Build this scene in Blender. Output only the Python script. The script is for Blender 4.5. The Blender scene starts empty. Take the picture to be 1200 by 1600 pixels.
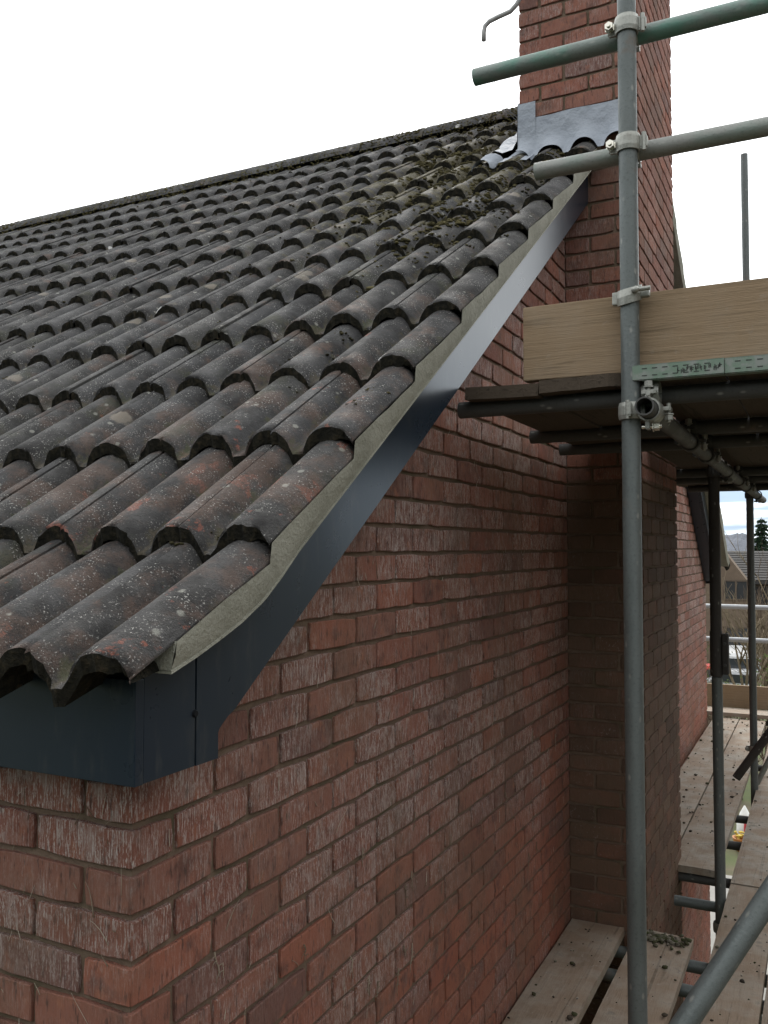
import bpy, bmesh, math, random
from mathutils import Vector, Matrix, noise as mnoise
R = math.radians
sc = bpy.context.scene
random.seed(7)

# ------------------------------------------------------------------ camera
CAM = Vector((1.028, -1.139, 1.63))
yaw = math.atan2(685.0, math.hypot(1380.0, 55.0)); pit = math.atan2(55.0, 1380.0)
Fh = Vector((-math.sin(yaw), math.cos(yaw), 0)); Rt = Vector((math.cos(yaw), math.sin(yaw), 0))
FW = Fh*math.cos(pit) + Vector((0, 0, math.sin(pit))); UP = Rt.cross(FW)
cam = bpy.data.cameras.new('camera'); co = bpy.data.objects.new('camera', cam); sc.collection.objects.link(co)
co.matrix_world = Matrix(((Rt.x, UP.x, -FW.x, CAM.x), (Rt.y, UP.y, -FW.y, CAM.y), (Rt.z, UP.z, -FW.z, CAM.z), (0, 0, 0, 1)))
cam.sensor_fit = 'VERTICAL'; cam.sensor_height = 36; cam.lens = 1380/1600*36
cam.clip_start = 0.02; cam.clip_end = 4000
sc.camera = co

# ------------------------------------------------------------------ light
SUN_EL, SUN_AZ = R(36), R(-17)        # azimuth from +y towards +x
sd = Vector((math.sin(SUN_AZ)*math.cos(SUN_EL), math.cos(SUN_AZ)*math.cos(SUN_EL), math.sin(SUN_EL)))
sun = bpy.data.lights.new('sun', 'SUN'); sun.energy = 1.5; sun.angle = R(12); sun.color = (1, .95, .88)
so = bpy.data.objects.new('sun', sun); sc.collection.objects.link(so)
so.rotation_euler = (-sd).to_track_quat('-Z', 'Y').to_euler()
w = bpy.data.worlds.new('World'); sc.world = w; w.use_nodes = True
nt = w.node_tree; nt.nodes.clear(); N = nt.nodes.new; L = nt.links.new
out = N('ShaderNodeOutputWorld'); bg = N('ShaderNodeBackground'); bg.inputs[1].default_value = .1; L(bg.outputs[0], out.inputs[0])
sky = N('ShaderNodeTexSky'); sky.sky_type = 'NISHITA'; sky.sun_disc = False; sky.sun_elevation = SUN_EL; sky.sun_rotation = SUN_AZ
sky.dust_density = .6
tc = N('ShaderNodeTexCoord'); mp = N('ShaderNodeMapping'); L(tc.outputs['Generated'], mp.inputs[0]); mp.inputs['Scale'].default_value = (2.2, 2.2, 13)
nz = N('ShaderNodeTexNoise'); nz.inputs['Scale'].default_value = 1.6; nz.inputs['Detail'].default_value = 7; nz.inputs['Roughness'].default_value = .55
L(mp.outputs[0], nz.inputs['Vector'])
sx = N('ShaderNodeSeparateXYZ'); L(tc.outputs['Generated'], sx.inputs[0])
mr = N('ShaderNodeMapRange'); L(sx.outputs['Z'], mr.inputs[0])     # cover grows with height
mr.inputs[1].default_value = .02; mr.inputs[2].default_value = .22; mr.inputs[3].default_value = .26; mr.inputs[4].default_value = .42
ad = N('ShaderNodeMath'); ad.operation = 'ADD'; L(nz.outputs['Fac'], ad.inputs[0]); L(mr.outputs[0], ad.inputs[1])
rp = N('ShaderNodeMapRange'); rp.interpolation_type = 'SMOOTHSTEP'; L(ad.outputs[0], rp.inputs[0]); rp.inputs[1].default_value = .34; rp.inputs[2].default_value = .66
# brightness of the cloud: brighter towards the veiled sun
dt = N('ShaderNodeVectorMath'); dt.operation = 'DOT_PRODUCT'; L(tc.outputs['Generated'], dt.inputs[0]); dt.inputs[1].default_value = sd
gl = N('ShaderNodeMapRange'); L(dt.outputs['Value'], gl.inputs[0]); gl.inputs[1].default_value = -.4; gl.inputs[2].default_value = 1; gl.inputs[3].default_value = 8.5; gl.inputs[4].default_value = 17
sh = N('ShaderNodeMapRange'); L(nz.outputs['Fac'], sh.inputs[0]); sh.inputs[1].default_value = .3; sh.inputs[2].default_value = .7; sh.inputs[3].default_value = .8; sh.inputs[4].default_value = 1.15
mu = N('ShaderNodeMath'); mu.operation = 'MULTIPLY'; L(gl.outputs[0], mu.inputs[0]); L(sh.outputs[0], mu.inputs[1])
mp2 = N('ShaderNodeMapping'); L(tc.outputs['Generated'], mp2.inputs[0]); mp2.inputs['Scale'].default_value = (3, 3, 38)
nz2 = N('ShaderNodeTexNoise'); nz2.inputs['Scale'].default_value = 1.4; nz2.inputs['Detail'].default_value = 6; L(mp2.outputs[0], nz2.inputs['Vector'])
lowm = N('ShaderNodeMapRange'); lowm.interpolation_type = 'SMOOTHSTEP'; L(sx.outputs['Z'], lowm.inputs[0]); lowm.inputs[1].default_value = .10; lowm.inputs[2].default_value = .24; lowm.inputs[3].default_value = 1; lowm.inputs[4].default_value = 0
bs = N('ShaderNodeMapRange'); bs.interpolation_type = 'SMOOTHSTEP'; L(nz2.outputs['Fac'], bs.inputs[0]); bs.inputs[1].default_value = .36; bs.inputs[2].default_value = .56
bm1 = N('ShaderNodeMath'); bm1.operation = 'MULTIPLY'; L(lowm.outputs[0], bm1.inputs[0]); L(bs.outputs[0], bm1.inputs[1])
tint = N('ShaderNodeMix'); tint.data_type = 'RGBA'; L(bm1.outputs[0], tint.inputs['Factor']); tint.inputs['A'].default_value = (.97, .99, 1, 1); tint.inputs['B'].default_value = (.27, .34, .42, 1)
cc = N('ShaderNodeVectorMath'); cc.operation = 'SCALE'; L(tint.outputs['Result'], cc.inputs[0]); L(mu.outputs[0], cc.inputs['Scale'])
mx = N('ShaderNodeMix'); mx.data_type = 'RGBA'; L(rp.outputs[0], mx.inputs['Factor']); L(sky.outputs[0], mx.inputs['A']); L(cc.outputs[0], mx.inputs['B'])
# a thin place in the cloud where pale blue shows through
d2 = N('ShaderNodeVectorMath'); d2.operation = 'DISTANCE'; L(tc.outputs['Generated'], d2.inputs[0]); d2.inputs[1].default_value = (-0.5120, 0.7090, 0.4850)
n3 = N('ShaderNodeTexNoise'); n3.inputs['Scale'].default_value = 14; n3.inputs['Detail'].default_value = 4; L(tc.outputs['Generated'], n3.inputs['Vector'])
a3 = N('ShaderNodeMath'); a3.operation = 'MULTIPLY_ADD'; L(n3.outputs['Fac'], a3.inputs[0]); a3.inputs[1].default_value = .09; L(d2.outputs['Value'], a3.inputs[2])
f3 = N('ShaderNodeMapRange'); f3.interpolation_type = 'SMOOTHSTEP'; L(a3.outputs[0], f3.inputs[0]); f3.inputs[1].default_value = .045; f3.inputs[2].default_value = .10; f3.inputs[3].default_value = .85; f3.inputs[4].default_value = 0
m3 = N('ShaderNodeMix'); m3.data_type = 'RGBA'; L(f3.outputs[0], m3.inputs['Factor']); L(mx.outputs['Result'], m3.inputs['A']); m3.inputs['B'].default_value = (5.4, 6.3, 6.9, 1)
L(m3.outputs['Result'], bg.inputs[0])
sc.view_settings.view_transform = 'Standard'; sc.view_settings.look = 'None'; sc.view_settings.exposure = 0.62; sc.view_settings.gamma = 1

# ------------------------------------------------------------------ mesh helper
class MB:
    def __init__(s): s.v = []; s.f = []; s.m = []; s.r = []; s.sm = []
    def add(s, vs, fs, mat=0, rnd=None, smooth=False):
        b = len(s.v); s.v += [tuple(p) for p in vs]
        if rnd is None: rnd = random.random()
        for f in fs:
            s.f.append(tuple(b+i for i in f)); s.m.append(mat); s.r.append(rnd); s.sm.append(smooth)
    def box(s, a, b, mat=0, rnd=None, bev=0.0):
        (x0, y0, z0), (x1, y1, z1) = a, b
        if bev <= 0:
            v = [(x0,y0,z0),(x1,y0,z0),(x1,y1,z0),(x0,y1,z0),(x0,y0,z1),(x1,y0,z1),(x1,y1,z1),(x0,y1,z1)]
            s.add(v, [(0,3,2,1),(4,5,6,7),(0,1,5,4),(1,2,6,5),(2,3,7,6),(3,0,4,7)], mat, rnd)
            return
        bm = bmesh.new(); bmesh.ops.create_cube(bm, size=1)
        for v in bm.verts: v.co = Vector(((x0+x1)/2+v.co.x*(x1-x0), (y0+y1)/2+v.co.y*(y1-y0), (z0+z1)/2+v.co.z*(z1-z0)))
        bmesh.ops.bevel(bm, geom=list(bm.edges), offset=bev, segments=2, affect='EDGES', profile=.6)
        s.bm(bm, mat, rnd)
    def bm(s, bm, mat=0, rnd=None, smooth=False):
        bm.verts.index_update()
        s.add([v.co[:] for v in bm.verts], [[v.index for v in f.verts] for f in bm.faces], mat, rnd, smooth); bm.free()
    def tube(s, a, b, r=.02415, seg=20, mat=0, hollow=True, rnd=None, wall=.004):
        a = Vector(a); b = Vector(b); d = (b-a); n = d.normalized()
        u = n.orthogonal().normalized(); w_ = n.cross(u)
        if rnd is None: rnd = random.random()
        def ring(c, rr): return [c+u*(rr*math.cos(2*math.pi*i/seg))+w_*(rr*math.sin(2*math.pi*i/seg)) for i in range(seg)]
        nr = max(2, int(d.length/.4)+1)
        vs = []
        for k in range(nr): vs += ring(a+d*(k/(nr-1)), r)
        fs = []
        for k in range(nr-1):
            for i in range(seg):
                j = (i+1) % seg; fs.append((k*seg+i, k*seg+j, (k+1)*seg+j, (k+1)*seg+i))
        s.add(vs, fs, mat, rnd, True)
        for c, sgn in ((a, 1), (b, -1)):
            if hollow:
                ri = r-wall; dep = n*(sgn*.12)
                v = ring(c, r)+ring(c, ri); f = [(i, seg+i, seg+(i+1) % seg, (i+1) % seg) for i in range(seg)]
                v2 = ring(c, ri)+ring(c+dep, ri); f2 = [(i, seg+i, seg+(i+1) % seg, (i+1) % seg) for i in range(seg)]
                if sgn < 0: f = [t[::-1] for t in f]; f2 = [t[::-1] for t in f2]
                s.add(v, f, mat, rnd); s.add(v2, f2, mat, rnd, True)
                v3 = ring(c+dep, ri); s.add(v3, [tuple(range(seg))], mat, rnd)
            else:
                v = ring(c, r); s.add(v, [tuple(range(seg))[::-sgn]], mat, rnd)
    def path(s, pts, rad, seg=6, mat=0, rnd=None, smooth=True):
        pts = [Vector(p) for p in pts]; n = len(pts)
        if not hasattr(rad, '__len__'): rad = [rad]*n
        vs = []; u = None
        for k in range(n):
            t = (pts[min(k+1, n-1)]-pts[max(k-1, 0)]).normalized()
            u = t.orthogonal().normalized() if u is None else (u-t*u.dot(t)).normalized()
            w_ = t.cross(u)
            vs += [pts[k]+u*(rad[k]*math.cos(2*math.pi*i/seg))+w_*(rad[k]*math.sin(2*math.pi*i/seg)) for i in range(seg)]
        fs = [(k*seg+i, k*seg+(i+1) % seg, (k+1)*seg+(i+1) % seg, (k+1)*seg+i) for k in range(n-1) for i in range(seg)]
        fs += [tuple(range(seg))[::-1], tuple((n-1)*seg+i for i in range(seg))]
        s.add(vs, fs, mat, rnd, smooth)
    def prism(s, poly, off, mat=0, rnd=None):
        off = Vector(off); n = len(poly); p = [Vector(q) for q in poly]
        nn = sum(((p[i]-p[0]).cross(p[i+1]-p[0]) for i in range(1, n-1)), Vector())
        if nn.dot(off) > 0: p = p[::-1]
        vs = p+[q+off for q in p]
        s.add(vs, [tuple(range(n)), tuple(range(2*n-1, n-1, -1))]+[(i, n+i, n+(i+1) % n, (i+1) % n) for i in range(n)], mat, rnd)
    def lump(s, c, r, mat=0, rnd=None, flat=.7, jag=.3, sub=1):
        bm = bmesh.new(); bmesh.ops.create_icosphere(bm, subdivisions=sub, radius=1)
        o = Vector((random.random()*50, random.random()*50, random.random()*50))
        for v in bm.verts:
            k = 1+jag*mnoise.noise(v.co*1.4+o)*1.6
            v.co = Vector((c[0]+v.co.x*r*k, c[1]+v.co.y*r*k, c[2]+v.co.z*r*k*flat))
        s.bm(bm, mat, rnd, True)
    def build(s, name, mats, parent=None, loc=None):
        me = bpy.data.meshes.new(name); me.from_pydata(s.v, [], s.f)
        for m in (mats if isinstance(mats, (list, tuple)) else [mats]): me.materials.append(m)
        me.polygons.foreach_set('material_index', s.m); me.polygons.foreach_set('use_smooth', s.sm)
        at = me.attributes.new('rnd', 'FLOAT', 'FACE'); at.data.foreach_set('value', s.r); me.update()
        o = bpy.data.objects.new(name, me); sc.collection.objects.link(o)
        if parent: o.parent = parent; o.matrix_parent_inverse = Matrix.Translation(-parent.location)
        return o
def tag(o, label=None, cat=None, group=None, kind=None):
    if label: o['label'] = label
    if cat: o['category'] = cat
    if group: o['group'] = group
    if kind: o['kind'] = kind
    return o
def empty(name, loc, label, cat, group=None):
    o = bpy.data.objects.new(name, None); sc.collection.objects.link(o); o.location = loc; o.empty_display_size = .1
    return tag(o, label, cat, group)

# ------------------------------------------------------------------ materials
class MT:
    def __init__(s, name, rough=.8, spec=.3, metal=0):
        s.m = bpy.data.materials.new(name); s.m.use_nodes = True; s.t = s.m.node_tree
        s.b = s.t.nodes['Principled BSDF']; s.b.inputs['Roughness'].default_value = rough
        s.b.inputs['Specular IOR Level'].default_value = spec; s.b.inputs['Metallic'].default_value = metal
        s.pos = s.n('ShaderNodeNewGeometry').outputs['Position']; s._r = None
    def n(s, t): return s.t.nodes.new(t)
    def l(s, a, b): s.t.links.new(a, b)
    def put(s, sock, v):
        if hasattr(v, 'is_linked') or hasattr(v, 'links'): s.l(v, sock)
        elif hasattr(v, '__len__') and len(v) == 3 and sock.type == 'RGBA': sock.default_value = (*v, 1)
        else: sock.default_value = v
    @property
    def rnd(s):
        if s._r is None:
            a = s.n('ShaderNodeAttribute'); a.attribute_name = 'rnd'; s._r = a.outputs['Fac']
        return s._r
    def local(s): return s.n('ShaderNodeTexCoord').outputs['Object']
    def math(s, op, a, b=0.0, c=None):
        k = s.n('ShaderNodeMath'); k.operation = op; s.put(k.inputs[0], a); s.put(k.inputs[1], b)
        if c is not None: s.put(k.inputs[2], c)
        return k.outputs[0]
    def coord(s, scale=(1, 1, 1), off=0, base=None):
        base = base or s.pos
        if off:                      # decorrelate from piece to piece
            a = s.n('ShaderNodeVectorMath'); a.operation = 'ADD'; s.l(base, a.inputs[0])
            c = s.n('ShaderNodeCombineXYZ'); k = s.math('MULTIPLY', s.rnd, off)
            for i in range(3): s.l(k, c.inputs[i])
            s.l(c.outputs[0], a.inputs[1]); base = a.outputs[0]
        m = s.n('ShaderNodeVectorMath'); m.operation = 'MULTIPLY'; s.l(base, m.inputs[0]); m.inputs[1].default_value = scale
        return m.outputs[0]
    def noise(s, vec, scale=5, det=4, rough=.55, dist=0):
        k = s.n('ShaderNodeTexNoise'); s.l(vec, k.inputs['Vector']); k.inputs['Scale'].default_value = scale
        k.inputs['Detail'].default_value = det; k.inputs['Roughness'].default_value = rough; k.inputs['Distortion'].default_value = dist
        return k.outputs['Fac']
    def vor(s, vec, scale=5, out='Distance', rand=1):
        k = s.n('ShaderNodeTexVoronoi'); s.l(vec, k.inputs['Vector']); k.inputs['Scale'].default_value = scale; k.inputs['Randomness'].default_value = rand
        return k.outputs[out]
    def rng(s, v, a, b, c=0.0, d=1.0, smooth=True):
        k = s.n('ShaderNodeMapRange'); s.put(k.inputs[0], v)
        if smooth: k.interpolation_type = 'SMOOTHSTEP'
        for i, q in enumerate((a, b, c, d)): k.inputs[i+1].default_value = q
        return k.outputs[0]
    def mix(s, f, a, b):
        k = s.n('ShaderNodeMix'); k.data_type = 'RGBA'; s.put(k.inputs['Factor'], f); s.put(k.inputs['A'], a); s.put(k.inputs['B'], b)
        return k.outputs['Result']
    def ramp(s, v, stops):
        k = s.n('ShaderNodeValToRGB'); s.put(k.inputs[0], v); e = k.color_ramp.elements
        while len(e) < len(stops): e.new(.5)
        for q, (p, c) in zip(e, stops): q.position = p; q.color = (*c, 1)
        return k.outputs[0]
    def col(s, c): s.put(s.b.inputs['Base Color'], c); return s
    def rough(s, v): s.put(s.b.inputs['Roughness'], v); return s
    def bump(s, h, dist=.002, strength=1.0):
        k = s.n('ShaderNodeBump'); s.l(h, k.inputs['Height']); k.inputs['Distance'].default_value = dist; k.inputs['Strength'].default_value = strength
        s.l(k.outputs[0], s.b.inputs['Normal']); return s
    def z(s):
        k = s.n('ShaderNodeSeparateXYZ'); s.l(s.pos, k.inputs[0]); return k.outputs

M = {}
def brick_mat(name, streak, mossy=False):
    m = MT(name, .9, .2)
    base = m.ramp(m.rnd, [(0, (.22, .092, .068)), (.25, (.29, .118, .083)), (.5, (.25, .12, .09)), (.7, (.32, .122, .08)), (.85, (.18, .096, .08)), (1, (.27, .105, .074))])
    base = m.mix(m.rng(m.math('ADD', m.z()['Z'], m.math('MULTIPLY', m.math('SUBTRACT', m.noise(m.coord((1, 1, 1), 2), 3.5, 4, .6), .5), 1.1)), .25, .75, .75, 0), base, m.mix(m.rnd, (.31, .105, .065), (.25, .10, .062)))
    base = m.mix(m.rng(m.math('FRACT', m.math('MULTIPLY', m.rnd, 91.0)), .90, .94, 0, .5), base, (.14, .08, .07))
    mott = m.noise(m.coord((1, 1, 1), 7), 14, 4, .6)
    base = m.mix(m.math('MULTIPLY', m.rng(mott, .5, .72), .8), base, (.13, .07, .058))
    base = m.mix(m.math('MULTIPLY', m.rng(m.noise(m.coord((1, 1, 1), 5), 23, 3), .55, .75), .6), base, (.36, .15, .09))
    # rustic vertical drag marks filled with lime and dirt
    wob = m.noise(m.coord((1, 1, .5), 3), 30, 2)
    st = m.noise(m.coord((1, 1, .09), 3), 340, 4, .72, .5)
    fine = m.noise(m.coord((1, 1, .3), 3), 480, 3, .7)
    per = m.math('ADD', m.math('MULTIPLY', m.noise(m.coord((1, 1, .8), 11), 5.5, 3, .6), .75), m.math('MULTIPLY', m.math('FRACT', m.math('MULTIPLY', m.rnd, 37.0)), .26))
    zone = m.noise(m.coord((1, 1, 1)), 1.6, 3, .5)
    zz = m.z()
    up = m.rng(zz['Z'], .35, 1.15, .0, 1.0)
    zn = m.math('ADD', m.math('MULTIPLY', m.rng(zone, .3, .7), .5), m.math('MULTIPLY', up, .5))
    f = m.math('MULTIPLY', m.rng(m.math('ADD', m.math('MULTIPLY', st, .7), m.math('MULTIPLY', fine, .3)), .505, .575), m.math('MULTIPLY', m.math('MULTIPLY', m.rng(zn, .1, .8, .2, 1.0), m.rng(per, .36, .62, .15, 1.0)), streak))
    base = m.mix(f, base, (.54, .48, .45))
    dk = m.rng(m.noise(m.coord((1, 1, .2), 9), 120, 3, .6), .56, .7)
    base = m.mix(m.math('MULTIPLY', dk, .75), base, (.07, .045, .04))
    alg = m.math('MULTIPLY', m.rng(m.noise(m.coord((1, 1, 1)), 2.3, 4, .6), .42, .66), .62)
    base = m.mix(m.math('MULTIPLY', alg, .62), base, (.165, .112, .078))
    bl = m.math('MULTIPLY', m.math('MULTIPLY', m.rng(m.noise(m.coord((1, 1, .55), 1), 34, 6, .75), .47, .66), m.rng(zn, .2, .8)), m.rng(per, .38, .6, .2, 1))
    base = m.mix(m.math('MULTIPLY', bl, .6*streak), base, (.42, .35, .32))
    if mossy:     # mixes in a darker brown brick tone below one course line
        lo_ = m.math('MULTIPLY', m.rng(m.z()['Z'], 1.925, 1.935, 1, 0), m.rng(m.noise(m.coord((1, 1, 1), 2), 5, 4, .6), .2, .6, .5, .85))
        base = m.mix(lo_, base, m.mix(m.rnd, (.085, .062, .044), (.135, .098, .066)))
    # few lime blobs
    vb = m.rng(m.noise(m.coord((1, 1, .7), 2), 95, 4, .7), .58, .68)
    base = m.mix(m.math('MULTIPLY', m.math('MULTIPLY', vb, m.rng(per, .4, .65)), .4), base, (.40, .35, .32))
    m.col(base)
    h = m.math('ADD', m.math('MULTIPLY', st, .6), m.math('ADD', m.math('MULTIPLY', fine, .3), m.math('MULTIPLY', mott, .5)))
    m.bump(h, .007, 1.0)
    return m.m
M['brick'] = brick_mat('weathered_red_brick', 1.0)
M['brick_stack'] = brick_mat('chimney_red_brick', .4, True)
m = MT('raked_mortar', .95, .1)
n1 = m.noise(m.coord(), 60, 5, .65)
c = m.mix(n1, (.12, .085, .063), (.23, .17, .125)); c = m.mix(m.rng(m.noise(m.coord(), 5, 3), .5, .7), c, (.12, .10, .065))
m.col(c).bump(n1, .006, 1); M['mortar'] = m.m

def tile_mat():
    m = MT('weathered_concrete_tile', .82, .35)
    g = m.noise(m.coord((1, 1, 1), 3), 9, 5, .6)
    base = m.ramp(m.rnd, [(0, (.046, .046, .048)), (.35, (.059, .058, .059)), (.6, (.041, .040, .041)), (.85, (.064, .062, .060)), (1, (.053, .051, .051))])
    base = m.mix(m.rng(g, .4, .7), base, (.024, .023, .023))
    xyz = m.z()
    # older red body showing through, mostly on the low courses near the verge
    low = m.math('MULTIPLY', m.rng(xyz['Y'], .15, 1.6, 1, .18), m.rng(xyz['X'], -1.6, .1, .25, 1))
    rn = m.noise(m.coord((1, 1, 1)), 11, 6, .68)
    rm = m.rng(m.math('ADD', rn, m.math('MULTIPLY', low, .10)), .70, .75)
    base = m.mix(m.math('MULTIPLY', rm, .75), base, (.26, .085, .055))
    bm_ = m.rng(m.math('ADD', m.noise(m.coord((1, 1, 1)), 6.5, 6, .65), m.math('MULTIPLY', low, .12)), .56, .70)
    base = m.mix(m.math('MULTIPLY', bm_, .6), base, m.mix(m.noise(m.coord(), 55, 4, .7), (.055, .042, .034), (.19, .115, .085)))
    # dark algae, green in places
    base = m.mix(m.math('MULTIPLY', m.rng(m.noise(m.coord(), 4.2, 5, .65), .55, .72), .7), base, (.045, .048, .026))
    pv = m.n('ShaderNodeVectorMath'); pv.operation = 'DISTANCE'; m.l(m.coord((1, .7, 0)), pv.inputs[0]); pv.inputs[1].default_value = (-.55, 2.0, 0)
    film = m.rng(m.math('ADD', m.noise(m.coord(), 12, 5, .7), m.rng(pv.outputs['Value'], 0, 1.2, .26, -.16, False)), .56, .68)
    base = m.mix(m.math('MULTIPLY', film, .85), base, m.mix(m.noise(m.coord(), 40, 4, .7), (.06, .05, .03), (.13, .115, .055)))
    # fine sand grain and pale lichen dots of several sizes
    gr = m.noise(m.coord(), 330, 3, .7)
    gr2 = m.noise(m.coord(), 120, 4, .7)
    base = m.mix(m.math('MULTIPLY', m.rng(gr, .52, .62), .55), base, (.022, .021, .02))
    sp = m.rng(m.noise(m.coord((1, 1, 1), 1), 260, 2, .6), .60, .68)
    spm = m.rng(m.noise(m.coord(), 16, 4, .65), .40, .62)
    base = m.mix(m.math('MULTIPLY', m.math('MULTIPLY', sp, spm), .9), base, (.42, .41, .38))
    base = m.mix(m.math('MULTIPLY', m.rng(gr2, .55, .68), .5), base, (.03, .029, .026))
    pale = m.rng(m.noise(m.coord((1, 1, 1), 2), 19, 6, .75), .60, .72)
    base = m.mix(m.math('MULTIPLY', pale, .4), base, (.17, .165, .15))
    # silt and algae gathered in the troughs between the rolls
    xx = m.math('DIVIDE', m.math('SUBTRACT', m.z()['X'], .104), .152)
    tt = m.math('MULTIPLY', m.math('ABSOLUTE', m.math('SUBTRACT', xx, m.math('ROUND', xx))), 2.0)
    silt = m.rng(m.math('ADD', tt, m.math('MULTIPLY', m.math('SUBTRACT', m.noise(m.coord(), 28, 5, .7), .5), 1.1)), .80, .98)
    sc_ = m.ramp(m.noise(m.coord(), 9, 5, .7), [(.35, (.035, .034, .026)), (.5, (.075, .062, .042)), (.62, (.055, .062, .028)), (.72, (.14, .095, .065))])
    base = m.mix(m.math('MULTIPLY', silt, .85), base, sc_)
    v2 = m.n('ShaderNodeTexVoronoi'); m.l(m.coord(), v2.inputs['Vector']); v2.inputs['Scale'].default_value = 34
    sel = m.n('ShaderNodeSeparateColor'); m.l(v2.outputs['Color'], sel.inputs[0])
    dn = m.math('ADD', v2.outputs['Distance'], m.math('MULTIPLY', m.noise(m.coord(), 150, 3), .25))
    dots = m.math('MULTIPLY', m.rng(dn, .28, .42, 1, 0), m.rng(sel.outputs[0], .92, .93, 0, 1))
    base = m.mix(m.math('MULTIPLY', dots, .55), base, (.33, .33, .29))
    # sparse larger lichen roundels and bird lime
    v3 = m.n('ShaderNodeTexVoronoi'); m.l(m.coord(), v3.inputs['Vector']); v3.inputs['Scale'].default_value = 6.5
    sel3 = m.n('ShaderNodeSeparateColor'); m.l(v3.outputs['Color'], sel3.inputs[0])
    d3 = m.math('ADD', v3.outputs['Distance'], m.math('MULTIPLY', m.noise(m.coord(), 60, 4), .16))
    m3 = m.math('MULTIPLY', m.rng(d3, .22, .30, 1, 0), m.rng(sel3.outputs[0], .87, .88, 0, 1))
    base = m.mix(m.math('MULTIPLY', m3, .6), base, (.24, .21, .17))
    m4 = m.math('MULTIPLY', m.rng(d3, .2, .24, 1, 0), m.rng(sel3.outputs[1], .945, .95, 0, 1))
    base = m.mix(m.math('MULTIPLY', m4, .85), base, (.6, .6, .58))
    m.col(base)
    h = m.math('ADD', m.math('MULTIPLY', gr, .5), m.math('ADD', m.math('MULTIPLY', gr2, .6), m.math('MULTIPLY', m.noise(m.coord(), 40, 4, .6), .7)))
    m.bump(h, .007, 1.0); m.rough(m.rng(g, .3, .7, .7, .95))
    return m.m
M['tile'] = tile_mat()
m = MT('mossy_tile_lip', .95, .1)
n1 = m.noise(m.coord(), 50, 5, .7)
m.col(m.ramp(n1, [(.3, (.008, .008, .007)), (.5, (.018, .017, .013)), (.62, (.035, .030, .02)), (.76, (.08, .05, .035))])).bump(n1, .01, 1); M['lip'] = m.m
m = MT('moss', .95, .1)
n1 = m.noise(m.coord(), 130, 4, .7)
c = m.ramp(m.rnd, [(0, (.035, .032, .020)), (.3, (.065, .058, .030)), (.6, (.11, .095, .046)), (.85, (.15, .13, .060)), (1, (.15, .14, .055))])
m.col(m.mix(m.rng(n1, .3, .6), m.mix(.3, c, (.02, .02, .01)), c)).bump(n1, .01, 1); M['moss'] = m.m
m = MT('verge_cement', .85, .25)
n1 = m.noise(m.coord(), 30, 5, .6); n2 = m.noise(m.coord(), 5, 4, .6)
m.col(m.mix(m.rng(n2, .35, .7), m.mix(n1, (.29, .29, .24), (.36, .355, .30)), (.24, .24, .195))); n4 = m.noise(m.coord(), 75, 5, .7)
m.col(m.mix(m.math('MULTIPLY', m.rng(n4, .60, .72), .3), m.b.inputs['Base Color'].links[0].from_socket, (.10, .098, .07))).bump(m.math('ADD', n1, n4), .006, .9); M['verge'] = m.m
m = MT('anthracite_upvc', .22, .5)
n2 = m.noise(m.coord(), 7, 4, .6); n3 = m.noise(m.coord(), 90, 3, .6)
dr = m.rng(m.noise(m.coord((1, 1, .25)), 26, 5, .7), .52, .75)
m.col(m.mix(m.math('MULTIPLY', dr, .35), m.mix(n2, (.012, .019, .030), (.019, .027, .040)), (.075, .075, .07))); m.rough(m.rng(n2, .2, .8, .27, .29)); m.b.inputs['Specular Tint'].default_value = (.72, .88, 1, 1); M['upvc'] = m.m
m = MT('dark_joint', .6, .2); m.col((.006, .007, .009)); M['dark'] = m.m
m = MT('lead_sheet', .7, .2, .0)
n2 = m.noise(m.coord(), 9, 5, .6)
m.col(m.mix(n2, (.22, .245, .285), (.36, .39, .43))).bump(m.noise(m.coord(), 11, 4, .6), .022, .9); M['lead'] = m.m
def steel(name, a, b, green=0.0, rust=0.12, metal=.35, rough=.5):
    m = MT(name, rough, .5, metal)
    loc = m.local()
    n1 = m.noise(m.coord((1, 1, .25), 0, loc), 22, 6, .65); n2 = m.noise(m.coord((1, 1, 1), 3, loc), 6, 5, .65); n3 = m.noise(m.coord((1, 1, 1), 0, loc), 140, 3, .6)
    c = m.mix(n1, a, b)
    c = m.mix(m.math('MULTIPLY', m.rng(n3, .5, .75), .35), c, tuple(x*.45 for x in a))
    c = m.mix(m.math('MULTIPLY', m.rng(n2, .60, .75), rust*4), c, (.13, .10, .075))
    c = m.mix(m.math('MULTIPLY', m.rng(m.vor(m.coord((1, 1, .5), 0, loc), 38), .05, .22, 1, 0), m.math('MULTIPLY', m.rng(n2, .35, .5), .5)), c, (.36, .36, .33))
    if green: c = m.mix(m.math('MULTIPLY', m.rng(m.noise(m.coord((1, 1, .6), 0, loc), 7, 4, .6), .42, .6), green), c, (.06, .24, .17))
    m.col(c); m.rough(m.rng(n1, .3, .7, rough-.1, rough+.2)); m.bump(n3, .0015, .6)
    m.put(m.b.inputs['Metallic'], m.rng(n2, .55, .75, metal, .05))
    return m.m
M['steel'] = steel('galvanised_tube', (.09, .105, .105), (.17, .19, .185), rust=.2)
M['steel_green'] = steel('green_painted_tube', (.14, .17, .155), (.22, .25, .23), green=.6)
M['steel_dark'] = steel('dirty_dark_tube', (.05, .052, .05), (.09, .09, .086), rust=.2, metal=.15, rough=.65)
M['steel_old'] = steel('mortar_splashed_tube', (.19, .20, .185), (.30, .30, .28), green=.2, rust=.15)
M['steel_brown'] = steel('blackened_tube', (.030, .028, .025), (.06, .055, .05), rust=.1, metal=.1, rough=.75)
M['steel_white'] = steel('bright_galvanised_tube', (.34, .36, .38), (.46, .48, .50), rust=.06, metal=.2)
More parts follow.
